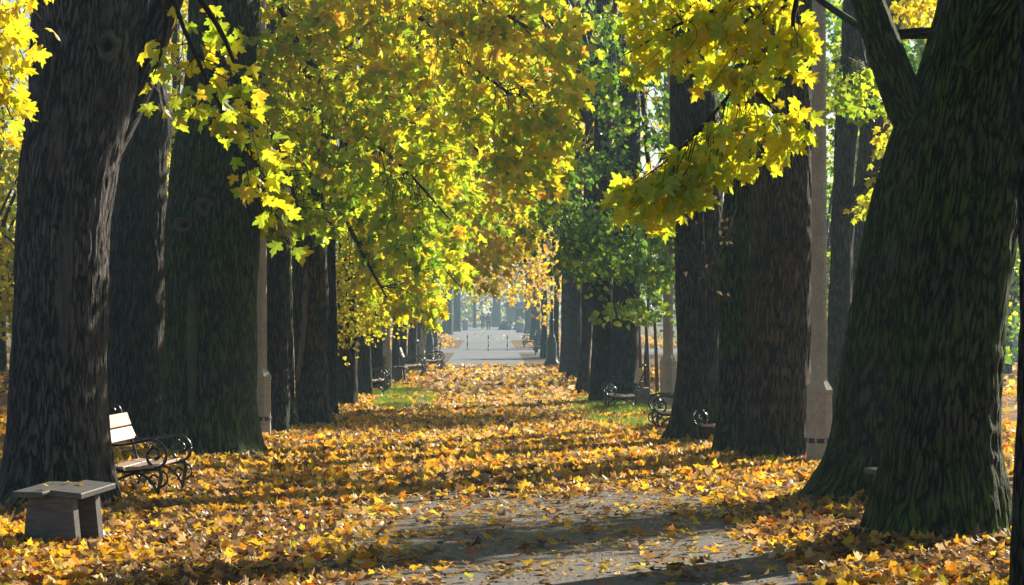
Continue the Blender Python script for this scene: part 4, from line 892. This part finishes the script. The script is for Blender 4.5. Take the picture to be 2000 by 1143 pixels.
place = {0: 'golden yellow fallen maple leaf on the foreground litter', 1: 'clear yellow fallen maple leaf on the foreground litter', 2: 'orange fallen maple leaf on the foreground litter', 3: 'tan fallen maple leaf on the foreground litter', 4: 'dark brown fallen maple leaf on the foreground litter',
         5: 'pale straw fallen maple leaf on the foreground litter', 6: 'red fallen maple leaf on the foreground litter', 7: 'dull dry-brown fallen maple leaf on the foreground litter', 8: 'yellow-green fallen maple leaf on the foreground litter'}
leaf_objects(Ln, order, 'litter', M_LITTER, LIT_pal, None, 'fallen_leaf', lambda o, ci: tag(o, place[ci], 'leaf', leafname[ci]+' leaves lying in the foreground'))
rest = np.setdiff1d(np.arange(len(Ln.P)), order)
lit = link('leaf_litter', leaves_mesh('leaf_litter', Ln, 'litter', M_LITTER, rest)); tag(lit, 'drift of golden and brown maple leaves along the near path', 'leaves', kind='stuff')
Lm = litter(56000, -9.5, 9.5, 32, 62, 0.118, thick, 32, 0.34)
tag(link('leaf_carpet', leaves_mesh('leaf_carpet', Lm, 'littermid', M_LITTER)), 'thick sunlit carpet of golden leaves across the middle path', 'leaves', kind='stuff')
Lf = litter(40000, -14, 14, 62, 130, 0.16, thick, 33, 0.4)
Lf2 = litter(14000, -12, 12, 140, 265, 0.17, lambda x, y: np.where(np.abs(x) < 2.4+0.03*np.clip(y-178, 0, 200), 0.02, 1.0), 34, 0.6)
for a in ('P', 'U', 'Nn', 'Sz', 'C'): setattr(Lf, a, np.concatenate([getattr(Lf, a), getattr(Lf2, a)]))
onc = (Lf.P[:, 1] > 99) & (Lf.P[:, 1] < 178) & (Lf.P[:, 0] > -1.75) & (Lf.P[:, 0] < 1.45)
tag(link('distant_leaf_cover', leaves_mesh('distant_leaf_cover', Lf, 'rh', M_LITTER, np.where(~onc)[0])), 'orange fallen leaves thinning out toward the grey pavement', 'leaves', kind='stuff')
# crumbs of leaf and twig on the swept path
Ld = litter(9000, -1.6, 2.8, 17, 34, 0.034, lambda x, y: 0.25+1.1*pnoise(x*1.5, y*0.8, 61)**2, 38, 0.3)
tag(link('leaf_crumbs', leaves_mesh('leaf_crumbs', Ld, 'rh', M_LITTER)), 'crumbs of broken leaves strewn over the bare asphalt', 'leaves', kind='stuff')
# leaves banked on side ground
Ls = litter(16000, -30, 30, 40, 120, 0.2, lambda x, y: np.where(np.abs(x) > 9, 0.9, 0.0), 36, 0.6)
tag(link('side_leaf_cover', leaves_mesh('side_leaf_cover', Ls, 'rh', M_LITTER)), 'fallen leaves on the park ground beyond both tree rows', 'leaves', kind='stuff')

bank = Leaves(); rb = np.random.default_rng(77)
for k in ('L1', 'L2', 'L3', 'L4', 'L5', 'L7', 'R1', 'R2', 'R3', 'R4', 'R5'):
    t = TREES[k]; c, rr = t['at'](0.15); n = 170; a = rb.uniform(math.pi*0.9, math.pi*2.1, n); q = rr*1.02+np.abs(rb.normal(0, 0.16, n)); x = c[0]+q*np.cos(a); y = c[1]+q*np.sin(a)
    z = gz(x, y)+0.02+np.clip(0.10-0.35*(q-rr), 0, 0.1)*rb.random(n); nn = norm(np.stack([0.5*np.cos(a)+0.3*rb.normal(size=n), 0.5*np.sin(a)+0.3*rb.normal(size=n), np.ones(n)], -1))
    b_ = rb.uniform(0, 6.28, n); u = np.stack([np.cos(b_), np.sin(b_), 0*b_], -1); bank.add(np.stack([x, y, z], -1), norm(u-(u*nn).sum(1, keepdims=True)*nn), nn, rb.uniform(0.07, 0.14, n), pick(LIT_pal+LIT_brown, n, rb, 0.2))
bank.cat(); tag(link('banked_leaves', leaves_mesh('banked_leaves', bank, 'littermid', M_LITTER)), 'fallen leaves banked against the feet of the near trunks', 'leaves', kind='stuff')
# grass -------------------------------------------------------------------------------
def grass(name, label, spots, seed):
    r = np.random.default_rng(seed); V = []; C = []
    for (cx_, cy_, rx, ry, n, h) in spots:
        a = r.uniform(0, 6.283, n); q = np.sqrt(r.random(n)); x = cx_+rx*q*np.cos(a); y = cy_+ry*q*np.sin(a)
        kp = r.random(n) < np.clip(3.2*(pnoise(x*1.9, y*0.45, 41)*0.6+pnoise(x*4.0, y*1.2, 44)*0.4)-0.95, 0.03, 1); x, y = x[kp], y[kp]; n = len(x)
        hh = h*r.uniform(0.5, 1.4, n); b = r.uniform(0, 6.283, n); w = 0.006+0.004*r.random(n); ln = r.normal(0, 0.45, (n, 2))*hh[:, None]
        z = gz(x, y)
        V.append(np.stack([np.stack([x-w*np.cos(b), y-w*np.sin(b), z-0.01], -1), np.stack([x+w*np.cos(b), y+w*np.sin(b), z-0.01], -1), np.stack([x+ln[:, 0], y+ln[:, 1], z+hh], -1)], 1))
        C.append(pick([((0.16, 0.32, 0.02), 3), ((0.26, 0.42, 0.03), 3), ((0.38, 0.42, 0.05), 1)], n, r))
    V = np.concatenate(V); C = np.repeat(np.concatenate(C), 3, 0); n = len(V)
    tag(link(name, mesh_np(name, V.reshape(-1, 3), np.arange(3*n).reshape(-1, 3), M_GRASS, C)), label, 'grass', kind='stuff')
grass('grass_patch', 'green grass strip beside the half-hidden bench of the stool side', [(-1.95, 61, 0.7, 6.5, 16000, 0.13), (-2.6, 66, 0.5, 5, 4000, 0.13)], 1)
grass('grass_patch', 'green grass patch around the lone bench on the other verge', [(2.7, 54, 1.0, 7.5, 26000, 0.13), (3.6, 60, 0.6, 4, 4000, 0.13)], 2)
grass('grass_tufts', 'sparse grass tufts at the feet of the near trunks', [(-3.55, 46.4, 0.25, 0.9, 500, 0.14), (-2.9, 46.2, 0.3, 0.4, 300, 0.1), (3.6, 36.0, 0.5, 0.9, 700, 0.12), (3.1, 38, 0.3, 0.5, 300, 0.1), (4.6, 23.4, 0.5, 0.3, 200, 0.12), (-3.4, 43, 0.3, 0.8, 300, 0.1)], 3)

# ------------------------------------------------------------------ benches
def bench_side(sgn=1):
    """cast-iron end: profile in (a = towards the front, z)"""
    m = MB(); q = lambda pts, n, r: m.tube([(p[0], 0, p[1]) for p in smooth_line([(a, 0, b) if False else (a, b) for a, b in pts], n)], r, 7)
    # arm sweeping forward and curling into a scroll
    arm = [(-0.035, 0.70), (0.06, 0.655), (0.22, 0.665), (0.40, 0.70), (0.50, 0.712), (0.61, 0.675), (0.675, 0.575), (0.655, 0.46), (0.57, 0.40), (0.48, 0.455), (0.455, 0.55), (0.51, 0.615), (0.58, 0.595), (0.59, 0.525), (0.54, 0.495)]
    q(arm, 70, np.r_[np.full(40, 0.0175), np.linspace(0.0175, 0.022, 30)])
    # back post down to the seat rail, with rolled top
    q([(-0.235, 0.985), (-0.255, 1.03), (-0.225, 1.055), (-0.18, 1.02), (-0.13, 0.88), (-0.06, 0.72), (-0.005, 0.56), (0.02, 0.46), (0.07, 0.39), (0.22, 0.355), (0.40, 0.37), (0.60, 0.385)], 60, 0.0165)
    # front leg
    q([(0.60, 0.40), (0.615, 0.30), (0.585, 0.16), (0.575, 0.0)], 24, np.linspace(0.024, 0.019, 24))
    q([(0.61, 0.37), (0.675, 0.33), (0.685, 0.25), (0.625, 0.19), (0.585, 0.22)], 24, 0.014)
    q([(0.59, 0.29), (0.52, 0.32), (0.485, 0.26), (0.52, 0.215), (0.56, 0.235)], 22, 0.013)
    # arched brace and back leg
    q([(0.575, 0.12), (0.50, 0.25), (0.36, 0.335), (0.20, 0.30), (0.08, 0.22), (0.0, 0.0)], 40, 0.016)
    q([(0.05, 0.40), (0.02, 0.28), (0.06, 0.19)], 14, 0.015)
    for (a, b) in ((0.52, 0.64), (-0.03, 0.60), (-0.01, 0.53), (0.66, 0.48)): m.lathe([(0.001, -0.024), (0.02, -0.012), (0.024, 0), (0.02, 0.012), (0.001, 0.024)], 8, (a, 0, b))
    m.lathe([(0.03, 0), (0.03, 0.03), (0.02, 0.04)], 8, (0.575, 0, -0.01)); m.lathe([(0.03, 0), (0.03, 0.03), (0.02, 0.04)], 8, (0.0, 0, -0.01))
    return m.mesh('side_frame', M_IRON)
ME_SIDE = bench_side(); BL = 1.5
def ry(a): return Matrix.Rotation(a, 3, 'Y')
def slat_mesh(w, th): return MB().box((0, 0, 0), (w, BL, th), bev=0.006).mesh('slat', M_SLAT)
ME_SLAT = slat_mesh(0.155, 0.032)
SLATS = [(0.12, 0.405, 0.10), (0.295, 0.398, 0.0), (0.465, 0.412, -0.06), (-0.035, 0.735, 1.15), (-0.095, 0.895, 1.22)]
ME_BOLT = MB().lathe([(0.011, 0), (0.009, 0.006), (0.001, 0.008)], 8).mesh('bolt', M_IRON)
def bench(label, loc, face, group='cast-iron park benches', length=1.5, rz=0.0):
    """face = +1 looks to +x, -1 looks to -x; loc is the near rear corner"""
    b = empty('park_bench', (loc[0], loc[1]+BL/2, loc[2]), rz+(0 if face > 0 else math.pi)); tag(b, label, 'bench', group)
    for s in (-1, 1):
        o = link('side_frame', ME_SIDE, b); o.location = (0, s*(BL/2-0.07), 0)
    for k, (a, z, an) in enumerate(SLATS):
        o = link('seat_slat' if k < 3 else 'back_slat', ME_SLAT, b); o.location = (a, 0, z); o.rotation_euler = (0, an, 0)
        for s in (-1, 1):
            bo = link('bolt', ME_BOLT, o); bo.location = (0, s*(BL/2-0.07), 0.0155)
    return b
def gp(px, py, dz=0.0): g = G(px, py); return (g[0], g[1], float(gz(g[0], g[1]))+dz)
bench('bench with glaring sunlit backrest beside the thick grey trunk', (-4.27, 28.95, 0.0), 1, rz=R(-5))
bench('half-hidden bench by the grey root swell with only its arms showing', (-3.22, 63.5, 0.0), 1)
bench('bench with pale backrest standing behind a small plank stool', gp(787, 741), 1)
bench('bench with dark slats just before the green lamp of the stool side', gp(828, 728), 1)
bench('hazy bench at the foot of the green lamp of the stool side', gp(820, 712), 1)
bench('hazy bench by the green posts at the paved crossing', (-3.2, 133.5, 0.0), 1)
bench('lone bench on the grassy patch in front of the stout leaning trunk', (3.13, 54.3, -0.07), -1)
bench('bench half hidden by the slanting foot of the dark trunk', (3.58, 45.3, -0.06), -1)
bench('bench with only its scrolled arms showing beside the burled trunk', (3.87, 40.2, -0.05), -1)
bench('hazy bench before the green iron railing', (2.75, 121.0, 0.0), -1)
bench('farther hazy bench by the last red and white post', (2.5, 143.0, 0.0), -1)

# stools: plank top on slab legs ------------------------------------------------------------
def stool(label, loc, rz, w, l, h, mat, tilt=(0, 0), split=True, name='plank_stool', leg_gap=0.62):
    s = empty(name, loc, rz); tag(s, label, 'stool', 'plank stools beside the benches')
    n = 2 if split else 1
    for k in range(n):
        m = MB(); ww = w/n-0.006; m.box((0, 0, 0), (ww, l, 0.055), bev=0.008)
        v = np.array(m.v); v[:, 2] += 0.006*np.sin(v[:, 0]*9+k*2)+0.004*np.sin(v[:, 1]*11+k); m.v = [tuple(p) for p in v]
        o = m.build('top_board', mat, s); o.location = ((k-(n-1)/2)*w/n, (0.05 if k else -0.03) if split else 0, h-0.0275+(0.008 if k else 0)); o.rotation_euler = (tilt[0], tilt[1]+(0.012 if k else -0.01), 0.02*(1 if k else -1))
    for sg in (-1, 1):
        m = MB(); hw = w*0.36
        m.prism([(-hw*1.22, -0.04), (hw*1.22, -0.04), (hw*0.95, h-0.05), (-hw*0.95, h-0.05)], -0.04, 0.04)
        o = m.build('leg', mat, s); o.location = (0, sg*l*leg_gap/2, 0)
    return s
stool('weathered grey plank stool with split top in front of the thick grey trunk', (-3.87, 23.3, 0.0), R(-24), 0.68, 0.60, 0.58, M_STOOL, (0.10, 0.04))
stool('small plank stool beside a pale-backed bench far down the path', (-2.72, 75.5, 0.0), R(-8), 0.5, 0.7, 0.5, M_STOOL)
stool('green-topped stool beside the bench with scrolled arms', (3.42, 41.6, 0.0), R(4), 0.62, 0.5, 0.40, M_GREENBOARD, split=False)
stool('pale stool end peeping out behind the massive mossy trunk', (4.33, 26.9, 0.0), R(14), 0.62, 0.7, 0.52, M_STOOL)

so = Leaves(); so.add(np.array([[-3.74, 23.36, 0.603], [-3.99, 23.2, 0.600], [-3.86, 23.45, 0.618]]), np.array([[1, 0.3, 0.05], [-0.5, 0.8, 0.08], [0.2, -1, 0.0]]), np.array([[0.05, -0.12, 1], [0.1, -0.1, 1], [0, -0.15, 1]]), np.array([0.09, 0.075, 0.06]), np.array([TAN, BRN, TAN])); so.cat()
leaf_objects(so, range(3), 'litter', M_LITTER, [(TAN, 1), (BRN, 1)], None, 'fallen_leaf', lambda o, ci: tag(o, ['small tan leaf lying on the weathered plank stool', 'small brown leaf lying on the weathered plank stool'][ci], 'leaf', 'leaves on the plank stool'))
# lamp posts ---------------------------------------------------------------------------------
def concrete_post(label, x, d, base_w=0.35, sh0=0.215, sh1=0.17, hb=1.12, top=8.6, rib=True):
    o = empty('lamp_post', (x, d, float(gz(x, d))-0.05)); tag(o, label, 'lamp post', 'ribbed concrete lamp posts')
    def octo(prof, name, ribs, z0, z1, par=o):
        v = []; f = []; n = 8
        for (r, z, rb) in prof:
            for i in range(n):
                a = 2*math.pi*(i+0.5)/n; v.append((r*math.cos(a)*1.08, r*math.sin(a)*1.08, z))
        for j in range(len(prof)-1):
            for i in range(n): q = (i+1) % n; f.append((j*n+i, j*n+q, (j+1)*n+q, (j+1)*n+i))
        f.append(tuple(range(n-1, -1, -1))); f.append(tuple(range((len(prof)-1)*n, len(prof)*n)))
        return MB().add(v, f).build(name, M_CONC, par)
    def ribs(r0, r1, z0, z1, p=0.042):
        pr = []; n = int((z1-z0)/p)
        for k in range(n):
            z = z0+(z1-z0)*k/n; r = r0+(r1-r0)*k/n; h = (z1-z0)/n
            pr += [(r, z, 0), (r, z+h*0.62, 0), (r-0.005, z+h*0.70, 0), (r-0.005, z+h*0.94, 0)]
        return pr
    rb, s0, s1 = base_w/2, sh0/2, sh1/2
    octo(ribs(rb, rb*0.97, 0, hb-0.10)+[(rb*1.0, hb-0.09, 0), (rb*1.02, hb-0.03, 0), (s0*1.12, hb+0.07, 0), (s0, hb+0.10, 0)], 'base', 0, 0, 0)
    octo(ribs(s0, s1, hb+0.10, top), 'shaft', 0, 0, 0)
    MB().lathe([(rb*1.09, 0.36), (rb*1.10, 0.365), (rb*1.10, 0.42), (rb*1.09, 0.425)], 8).build('band', M_BAND, o)
    MB().tube(smooth_line([(0, 0, top-0.05), (0, 0, top+0.5), (-0.5 if x > 0 else 0.5, 0, top+0.9), (-1.2 if x > 0 else 1.2, 0, top+0.95)], 16), 0.04, 8).build('arm', M_BAND, o)
    m = MB(); sx = -1.45 if x > 0 else 1.45; m.box((sx, 0, top+0.95), (0.6, 0.24, 0.14), bev=0.04); m.build('lamp_head', M_BIN, o)
    return o
concrete_post('tall ribbed concrete lamp post before the wide furrowed trunk', 4.53, 35.2)
concrete_post('ribbed concrete lamp post behind the stepped stone wall', 3.80, 54.6)
concrete_post('ribbed concrete lamp post beside the broad knotted trunk', -3.80, 42.4)
concrete_post('slim concrete lamp post beside the dark flaring trunk', -2.73, 68.5, 0.2, 0.12, 0.1)
concrete_post('slim concrete lamp post just behind the pale-backed bench', -2.35, 88.0, 0.2, 0.12, 0.1)
concrete_post('slim hazy concrete post near the green lamp of the grassy side', 2.95, 84.0, 0.2, 0.13, 0.1)
def iron_lamp(label, x, d, h=4.6):
    o = empty('street_lamp', (x, d, 0)); tag(o, label, 'street lamp', 'green cast-iron lamps')
    MB().lathe([(0.30, -0.02), (0.30, 0.16), (0.24, 0.22), (0.20, 0.5), (0.21, 0.9), (0.15, 1.0), (0.17, 1.08), (0.12, 1.16), (0.09, 1.3), (0.08, 1.7), (0.11, 1.74), (0.08, 1.8)], 14).build('base', M_LAMPGREEN, o)
    MB().lathe([(0.065, 1.78), (0.06, 2.4), (0.085, 2.44), (0.05, 2.5), (0.04, h-0.5), (0.07, h-0.45), (0.10, h-0.4)], 12).build('column', M_LAMPGREEN, o)
    MB().lathe([(0.10, h-0.4), (0.19, h+0.05)], 6, smooth=False).build('lantern_glass', M_GLASSW, o)
    MB().lathe([(0.23, h+0.052), (0.16, h+0.16), (0.05, h+0.26), (0.03, h+0.36), (0.001, h+0.40)], 6, smooth=False).build('lantern_cap', M_LAMPGREEN, o)
iron_lamp('green cast-iron lamp beside the dark-slatted bench', -2.62, 110.0)
iron_lamp('green cast-iron lamp at the end of the grassy verge', 2.32, 96.5)
iron_lamp('farther green cast-iron lamp behind the iron railing', 2.75, 145.0)

# stepped stone wall and propped young stems ------------------------------------------------------
w = empty('stepped_wall', (3.15, 55.6, 0)); tag(w, 'low grey stone wall stepping down beside the ribbed lamp post', 'wall')
for (a, b, h, dy) in ((0.0, 0.17, 0.58, 0), (0.175, 0.31, 0.44, 0.02), (0.315, 0.46, 0.31, 0.0), (0.465, 0.95, 0.27, 0.02)):
    m = MB().box(((a+b)/2, dy, h/2-0.05), (b-a, 0.5, h+0.1), bev=0.01); m.build('block', M_STONE, w)
    MB().box(((a+b)/2, dy, h+0.022), (b-a+0.004, 0.54, 0.04), bev=0.008).build('coping', M_STONE, w)
s = empty('tree_stakes', (3.5, 61.5, 0)); tag(s, 'wooden stakes with a pale cross rail propping young stems', 'tree stakes')
for i, px in enumerate((1249, 1265, 1284)):
    d = 61.5; x0 = (px-VX)/F*d-3.5
    MB().tube([(x0+0.03, (i-1)*0.35, -0.1), (x0, (i-1)*0.35, 1.0), (x0-0.04, (i-1)*0.35, 2.0)], [0.05, 0.045, 0.04], 8).build('stake', M_STAKE, s)
MB().tube([P(1240, 629, 61.5)-np.array([3.5, 61.5+0.06, 0]), P(1290, 625, 61.5)-np.array([3.5, 61.5+0.06, 0])], 0.045, 8).build('cross_rail', M_RAIL, s)
tree('Y1', 'slender young stem tied between wooden stakes', [(780, 1256, 1262), (640, 1262, 1267), (500, 1268, 1272)], 62.5, BARK['far'], name='young_tree', group='propped young trees', seg=12, vis_rows=20, top=5)
crown('Y1', 500, (TREES['Y1']['off'][0]+0.2, 62.5, 4.6), (0.9, 0.9, 1.2), gr_pal, 0.1, 'rh', 401, zmin=3.2, lumps=8)

# crossing: posts, rails, bin, stall ------------------------------------------------------------------
def bollard(label, px, d, h=0.8, tint=None):
    x = (px-VX)/F*d; o = empty('bollard', (x, d, 0)); tag(o, label, 'bollard', 'red and white posts across the path')
    n = 4
    for k in range(n): MB().lathe([(0.035, h*k/n), (0.035, h*(k+1)/n-0.001)], 10).build('red_band' if k % 2 == n % 2+1 or k % 2 == 1 else 'white_band', M_RED if k % 2 == 1 or k == 3 else M_WHITE, o)
    MB().lathe([(0.038, h), (0.03, h+0.02), (0.001, h+0.03)], 10).build('cap', M_RED, o)
bollard('red and white post on the stool side of the path', 913, 136.5); bollard('red and white post standing in the middle of the path', 954, 133.5); bollard('red and white post on the railing side of the path', 991, 133.0); bollard('red and white post set off in the leaves by the far bench', 1030, 160.0)
def railing(label, x, d, face):
    o = empty('railing', (x, d, 0)); tag(o, label, 'railing', 'green iron railings at the crossing')
    for k in range(2): MB().lathe([(0.05, 0), (0.05, 0.95), (0.035, 1.0), (0.045, 1.05), (0.001, 1.09)], 10, (k*face*1.0, 0, 0)).build('post', M_LAMPGREEN, o)
    for z in (0.55, 0.85): MB().tube([(0, 0, z), (face*1.0, 0, z)], 0.025, 8).build('rail', M_LAMPGREEN, o)
railing('green iron railing by the hazy bench of the stool side', -2.62, 125.0, -1); railing('green iron railing by the hazy bench of the grassy side', 2.35, 128.0, 1)
m = empty('litter_bin', (-2.5, 258, 0)); tag(m, 'pale bin standing at the far end by a leaning trunk', 'bin')
MB().lathe([(0.26, 0), (0.30, 0.95), (0.32, 0.97), (0.32, 1.02)], 14).build('body', M_BIN, m); MB().lathe([(0.33, 1.02), (0.25, 1.14), (0.05, 1.18)], 14).build('lid', M_WHITE, m)
k = empty('market_kiosk', (2.9, 272, 0)); tag(k, 'small kiosk with a blue canvas awning in the haze', 'kiosk')
MB().box((0, 1.0, 1.2), (2.4, 1.6, 2.4)).build('body', M_BIN, k)
m = MB(); m.prism([(-1.5, 2.4), (1.5, 2.4), (1.2, 2.9), (-1.2, 2.9)], -0.8, 2.0); m.build('awning', M_BLUE, k)
for sx in (-1.35, 1.35): MB().lathe([(0.04, 0), (0.04, 2.4)], 8, (sx, -0.7, 0)).build('pole', M_WHITE, k)
MB().box((0.3, 0.17, 1.2), (1.0, 0.05, 1.9)).build('door', M_BLACK, k)
MB().box((1.0, 0.165, 1.4), (0.5, 0.05, 1.1)).build('window', M_BLUE, k)
def heap(name, label, loc, rad, mat, cat, seed, flowers=False):
    r = np.random.default_rng(seed); o = empty(name, loc); tag(o, label, cat)
    m = MB(); n, k = 20, 7; v = []; f = []
    for j in range(k):
        t_ = j/(k-1); rr = math.cos(t_*1.5)
        for i in range(n):
            a = 2*math.pi*i/n; q = rr*(1+0.15*r.normal()); v.append((rad[0]*q*math.cos(a), rad[1]*q*math.sin(a), rad[2]*math.sin(t_*1.5)*(1+0.08*r.normal())))
    for j in range(k-1):
        for i in range(n): q = (i+1) % n; f.append((j*n+i, j*n+q, (j+1)*n+q, (j+1)*n+i))
    f.append(tuple(range((k-1)*n, k*n))); m.add(v, f, False); m.build('cover', mat, o)
    if flowers:
        for i in range(26):
            a = r.uniform(0, 6.28); q = r.uniform(0, 0.8); z = rad[2]*math.sin((1-q)*1.4)+0.1
            MB().lathe([(0.02, -0.1), (0.10, 0.0), (0.12, 0.06), (0.05, 0.1)], 7, (rad[0]*q*math.cos(a), rad[1]*q*math.sin(a), z)).build('flower', [M_WHITE, M_RED, M_WHITE][i % 3], o)
heap('covered_heap', 'black sheeted heap on the ground beside the far stall', (1.9, 262, 0), (1.0, 0.8, 0.9), M_BLACK, 'heap', 3)
heap('flower_display', 'display of white and red flowers at the far stall', (3.0, 264, 0), (0.8, 0.6, 1.2), M_BLACK, 'flowers', 4, True)
m = empty('traffic_cone', (2.18, 259, 0)); tag(m, 'white cone standing by the black sheeted heap', 'cone')
MB().lathe([(0.16, 0.03), (0.03, 0.6), (0.02, 0.62)], 12).build('cone', M_WHITE, m); MB().box((0, 0, 0.016), (0.4, 0.4, 0.032), bev=0.008).build('foot', M_WHITE, m)
m = empty('planter', (2.75, 235, 0)); tag(m, 'grey barrel planter at the edge of the far path', 'planter')
MB().lathe([(0.34, 0), (0.42, 0.35), (0.40, 0.8), (0.43, 0.82), (0.43, 0.9), (0.36, 0.9), (0.34, 0.8)], 16).build('barrel', M_BIN, m)
heapv = np.random.default_rng(3); Lq = Leaves(); Lq.add(np.stack([heapv.normal(0, 0.2, 90), heapv.normal(0, 0.2, 90), 0.9+np.abs(heapv.normal(0, 0.12, 90))], -1), norm(heapv.normal(size=(90, 3))), heapv.normal(size=(90, 3)), np.full(90, 0.14), pick([(GRN, 1), (LIME, 1)], 90, heapv)); Lq.cat()
tag(link('plant', leaves_mesh('plant', Lq, 'rh', M_LEAF), m), kind='stuff')

# people -----------------------------------------------------------------------------------------------
def skin_obj(name, joints, edges, mat, parent, sub=2):
    me = bpy.data.meshes.new(name); me.from_pydata([j[0] for j in joints], edges, []); me.materials.append(mat)
    o = link(name, me, parent); md = o.modifiers.new('skin', 'SKIN'); md.use_smooth_shade = True
    for i, j in enumerate(joints):
        sv = me.skin_vertices[0].data[i]; sv.radius = j[1] if isinstance(j[1], tuple) else (j[1], j[1]); sv.use_root = (i == 0)
    ss = o.modifiers.new('sub', 'SUBSURF'); ss.levels = sub; ss.render_levels = sub
    return o
def person(label, px, by, h, top, legs, stride=0.16, bend=0.0, hat=True):
    d = F*CAM_H/(by-HY); x = (px-VX)/F*d; o = empty('person', (x, d, 0)); tag(o, label, 'person', 'people walking at the far end'); o.scale = (h/1.75,)*3
    J = [((0, 0, 0.93), (0.15, 0.11)), ((0, 0, 1.15), (0.14, 0.10)), ((0, 0, 1.38), (0.17, 0.10)), ((0, -0.01, 1.50), 0.06), ((0, -0.02, 1.60), (0.085, 0.095)), ((0, -0.02, 1.72), (0.06, 0.07)),
         ((-0.19, 0, 1.40), 0.06), ((-0.25-bend*0.5, 0.02, 1.13), 0.047), ((-0.22+bend, -0.12, 0.90), 0.034), ((-0.21+bend, -0.15, 0.80), 0.035),
         ((0.19, 0, 1.40), 0.06), ((0.25+bend*0.5, 0.02, 1.13), 0.047), ((0.22-bend, -0.12, 0.90), 0.034), ((0.21-bend, -0.15, 0.80), 0.035),
         ((-0.10, 0, 0.85), 0.085), ((-0.11, -stride*0.6, 0.48), 0.06), ((-0.11, -stride, 0.08), 0.042), ((-0.12, -stride-0.15, 0.035), 0.035),
         ((0.10, 0, 0.85), 0.085), ((0.11, stride*0.2, 0.48), 0.06), ((0.11, stride, 0.09), 0.042), ((0.12, stride-0.15, 0.035), 0.035)]
    E = [(0,1),(1,2),(2,3),(3,4),(4,5),(2,6),(6,7),(7,8),(8,9),(2,10),(10,11),(11,12),(12,13),(0,14),(14,15),(15,16),(16,17),(0,18),(18,19),(19,20),(20,21)]
    skin_obj('body', J, E, M_SKIN, o, 1)
    g = lambda i, k: (J[i][0], tuple(q+k for q in (J[i][1] if isinstance(J[i][1], tuple) else (J[i][1],)*2)))
    skin_obj('jacket', [((0, 0, 0.80), (0.20, 0.15)), ((0, 0, 1.0), (0.18, 0.14)), g(1, 0.05), g(2, 0.04), ((0, 0, 1.48), (0.09, 0.08)), g(6, 0.03), g(7, 0.03), g(8, 0.025), g(10, 0.03), g(11, 0.03), g(12, 0.025)], [(0,1),(1,2),(2,3),(3,4),(3,5),(5,6),(6,7),(3,8),(8,9),(9,10)], top, o, 1)
    skin_obj('trousers', [((0, 0, 0.90), (0.16, 0.12)), g(14, 0.02), g(15, 0.025), g(16, 0.025), g(18, 0.02), g(19, 0.025), g(20, 0.025)], [(0,1),(1,2),(2,3),(0,4),(4,5),(5,6)], legs, o, 1)
    MB().lathe([(0.085, 1.64), (0.105, 1.68), (0.10, 1.75), (0.06, 1.79), (0.001, 1.80)], 12, (0, -0.01, 0)).build('hair', M_HAIR, o)
person('walker in a brown jacket and dark trousers on the sunlit far path', 954, 646, 1.75, M_JACKET, M_TROUSER)
person('walker in a grey-green coat with bent arms, fainter in the haze', 943, 643.5, 1.72, M_COAT, M_COAT, 0.1, 0.1)

# pale building behind the leaning trunks -------------------------------------------------------------
b = empty('pale_building', (26, 112, 0)); tag(b, 'pale blue-grey boarded building glimpsed between the trunks at the avenue edge', 'building')
for k in range(18): MB().box((0, 0.02*(k % 2), 0.2+0.4*k), (14, 0.3, 0.37)).build('board', M_PALEWALL, b)
MB().box((0, 4.3, 3.6), (13.6, 8, 7.2)).build('wall', M_PALEWALL, b)
m = MB(); m.prism([(-7.4, 7.2), (7.4, 7.2), (0, 10.5)], -0.5, 8.6); m.build('roof', M_ROOF, b)
for xx in (-4.5, 0, 4.5):
    wnd = MB().box((xx, -0.12, 4.2), (1.2, 0.2, 1.6)).build('window', M_WHITE, b); MB().box((xx, -0.20, 4.2), (0.96, 0.1, 1.36)).build('pane', M_WINDOW, wnd)

# ------------------------------------------------------------------ haze
m, nt, out = newmat('haze_air'); nt.nodes.remove(out); out = nt.nodes.new('ShaderNodeOutputMaterial')
pv = nt.nodes.new('ShaderNodeVolumePrincipled'); pv.inputs['Color'].default_value = (0.56, 0.83, 1.0, 1); pv.inputs['Density'].default_value = 0.0009
pv.inputs['Anisotropy'].default_value = 0.35
nt.links.new(pv.outputs[0], out.inputs['Volume'])
hz = MB().box((0, 325, 10.5), (840, 760, 23)).build('haze', m); tag(hz, 'pale blue morning haze filling the avenue', 'haze', kind='stuff')
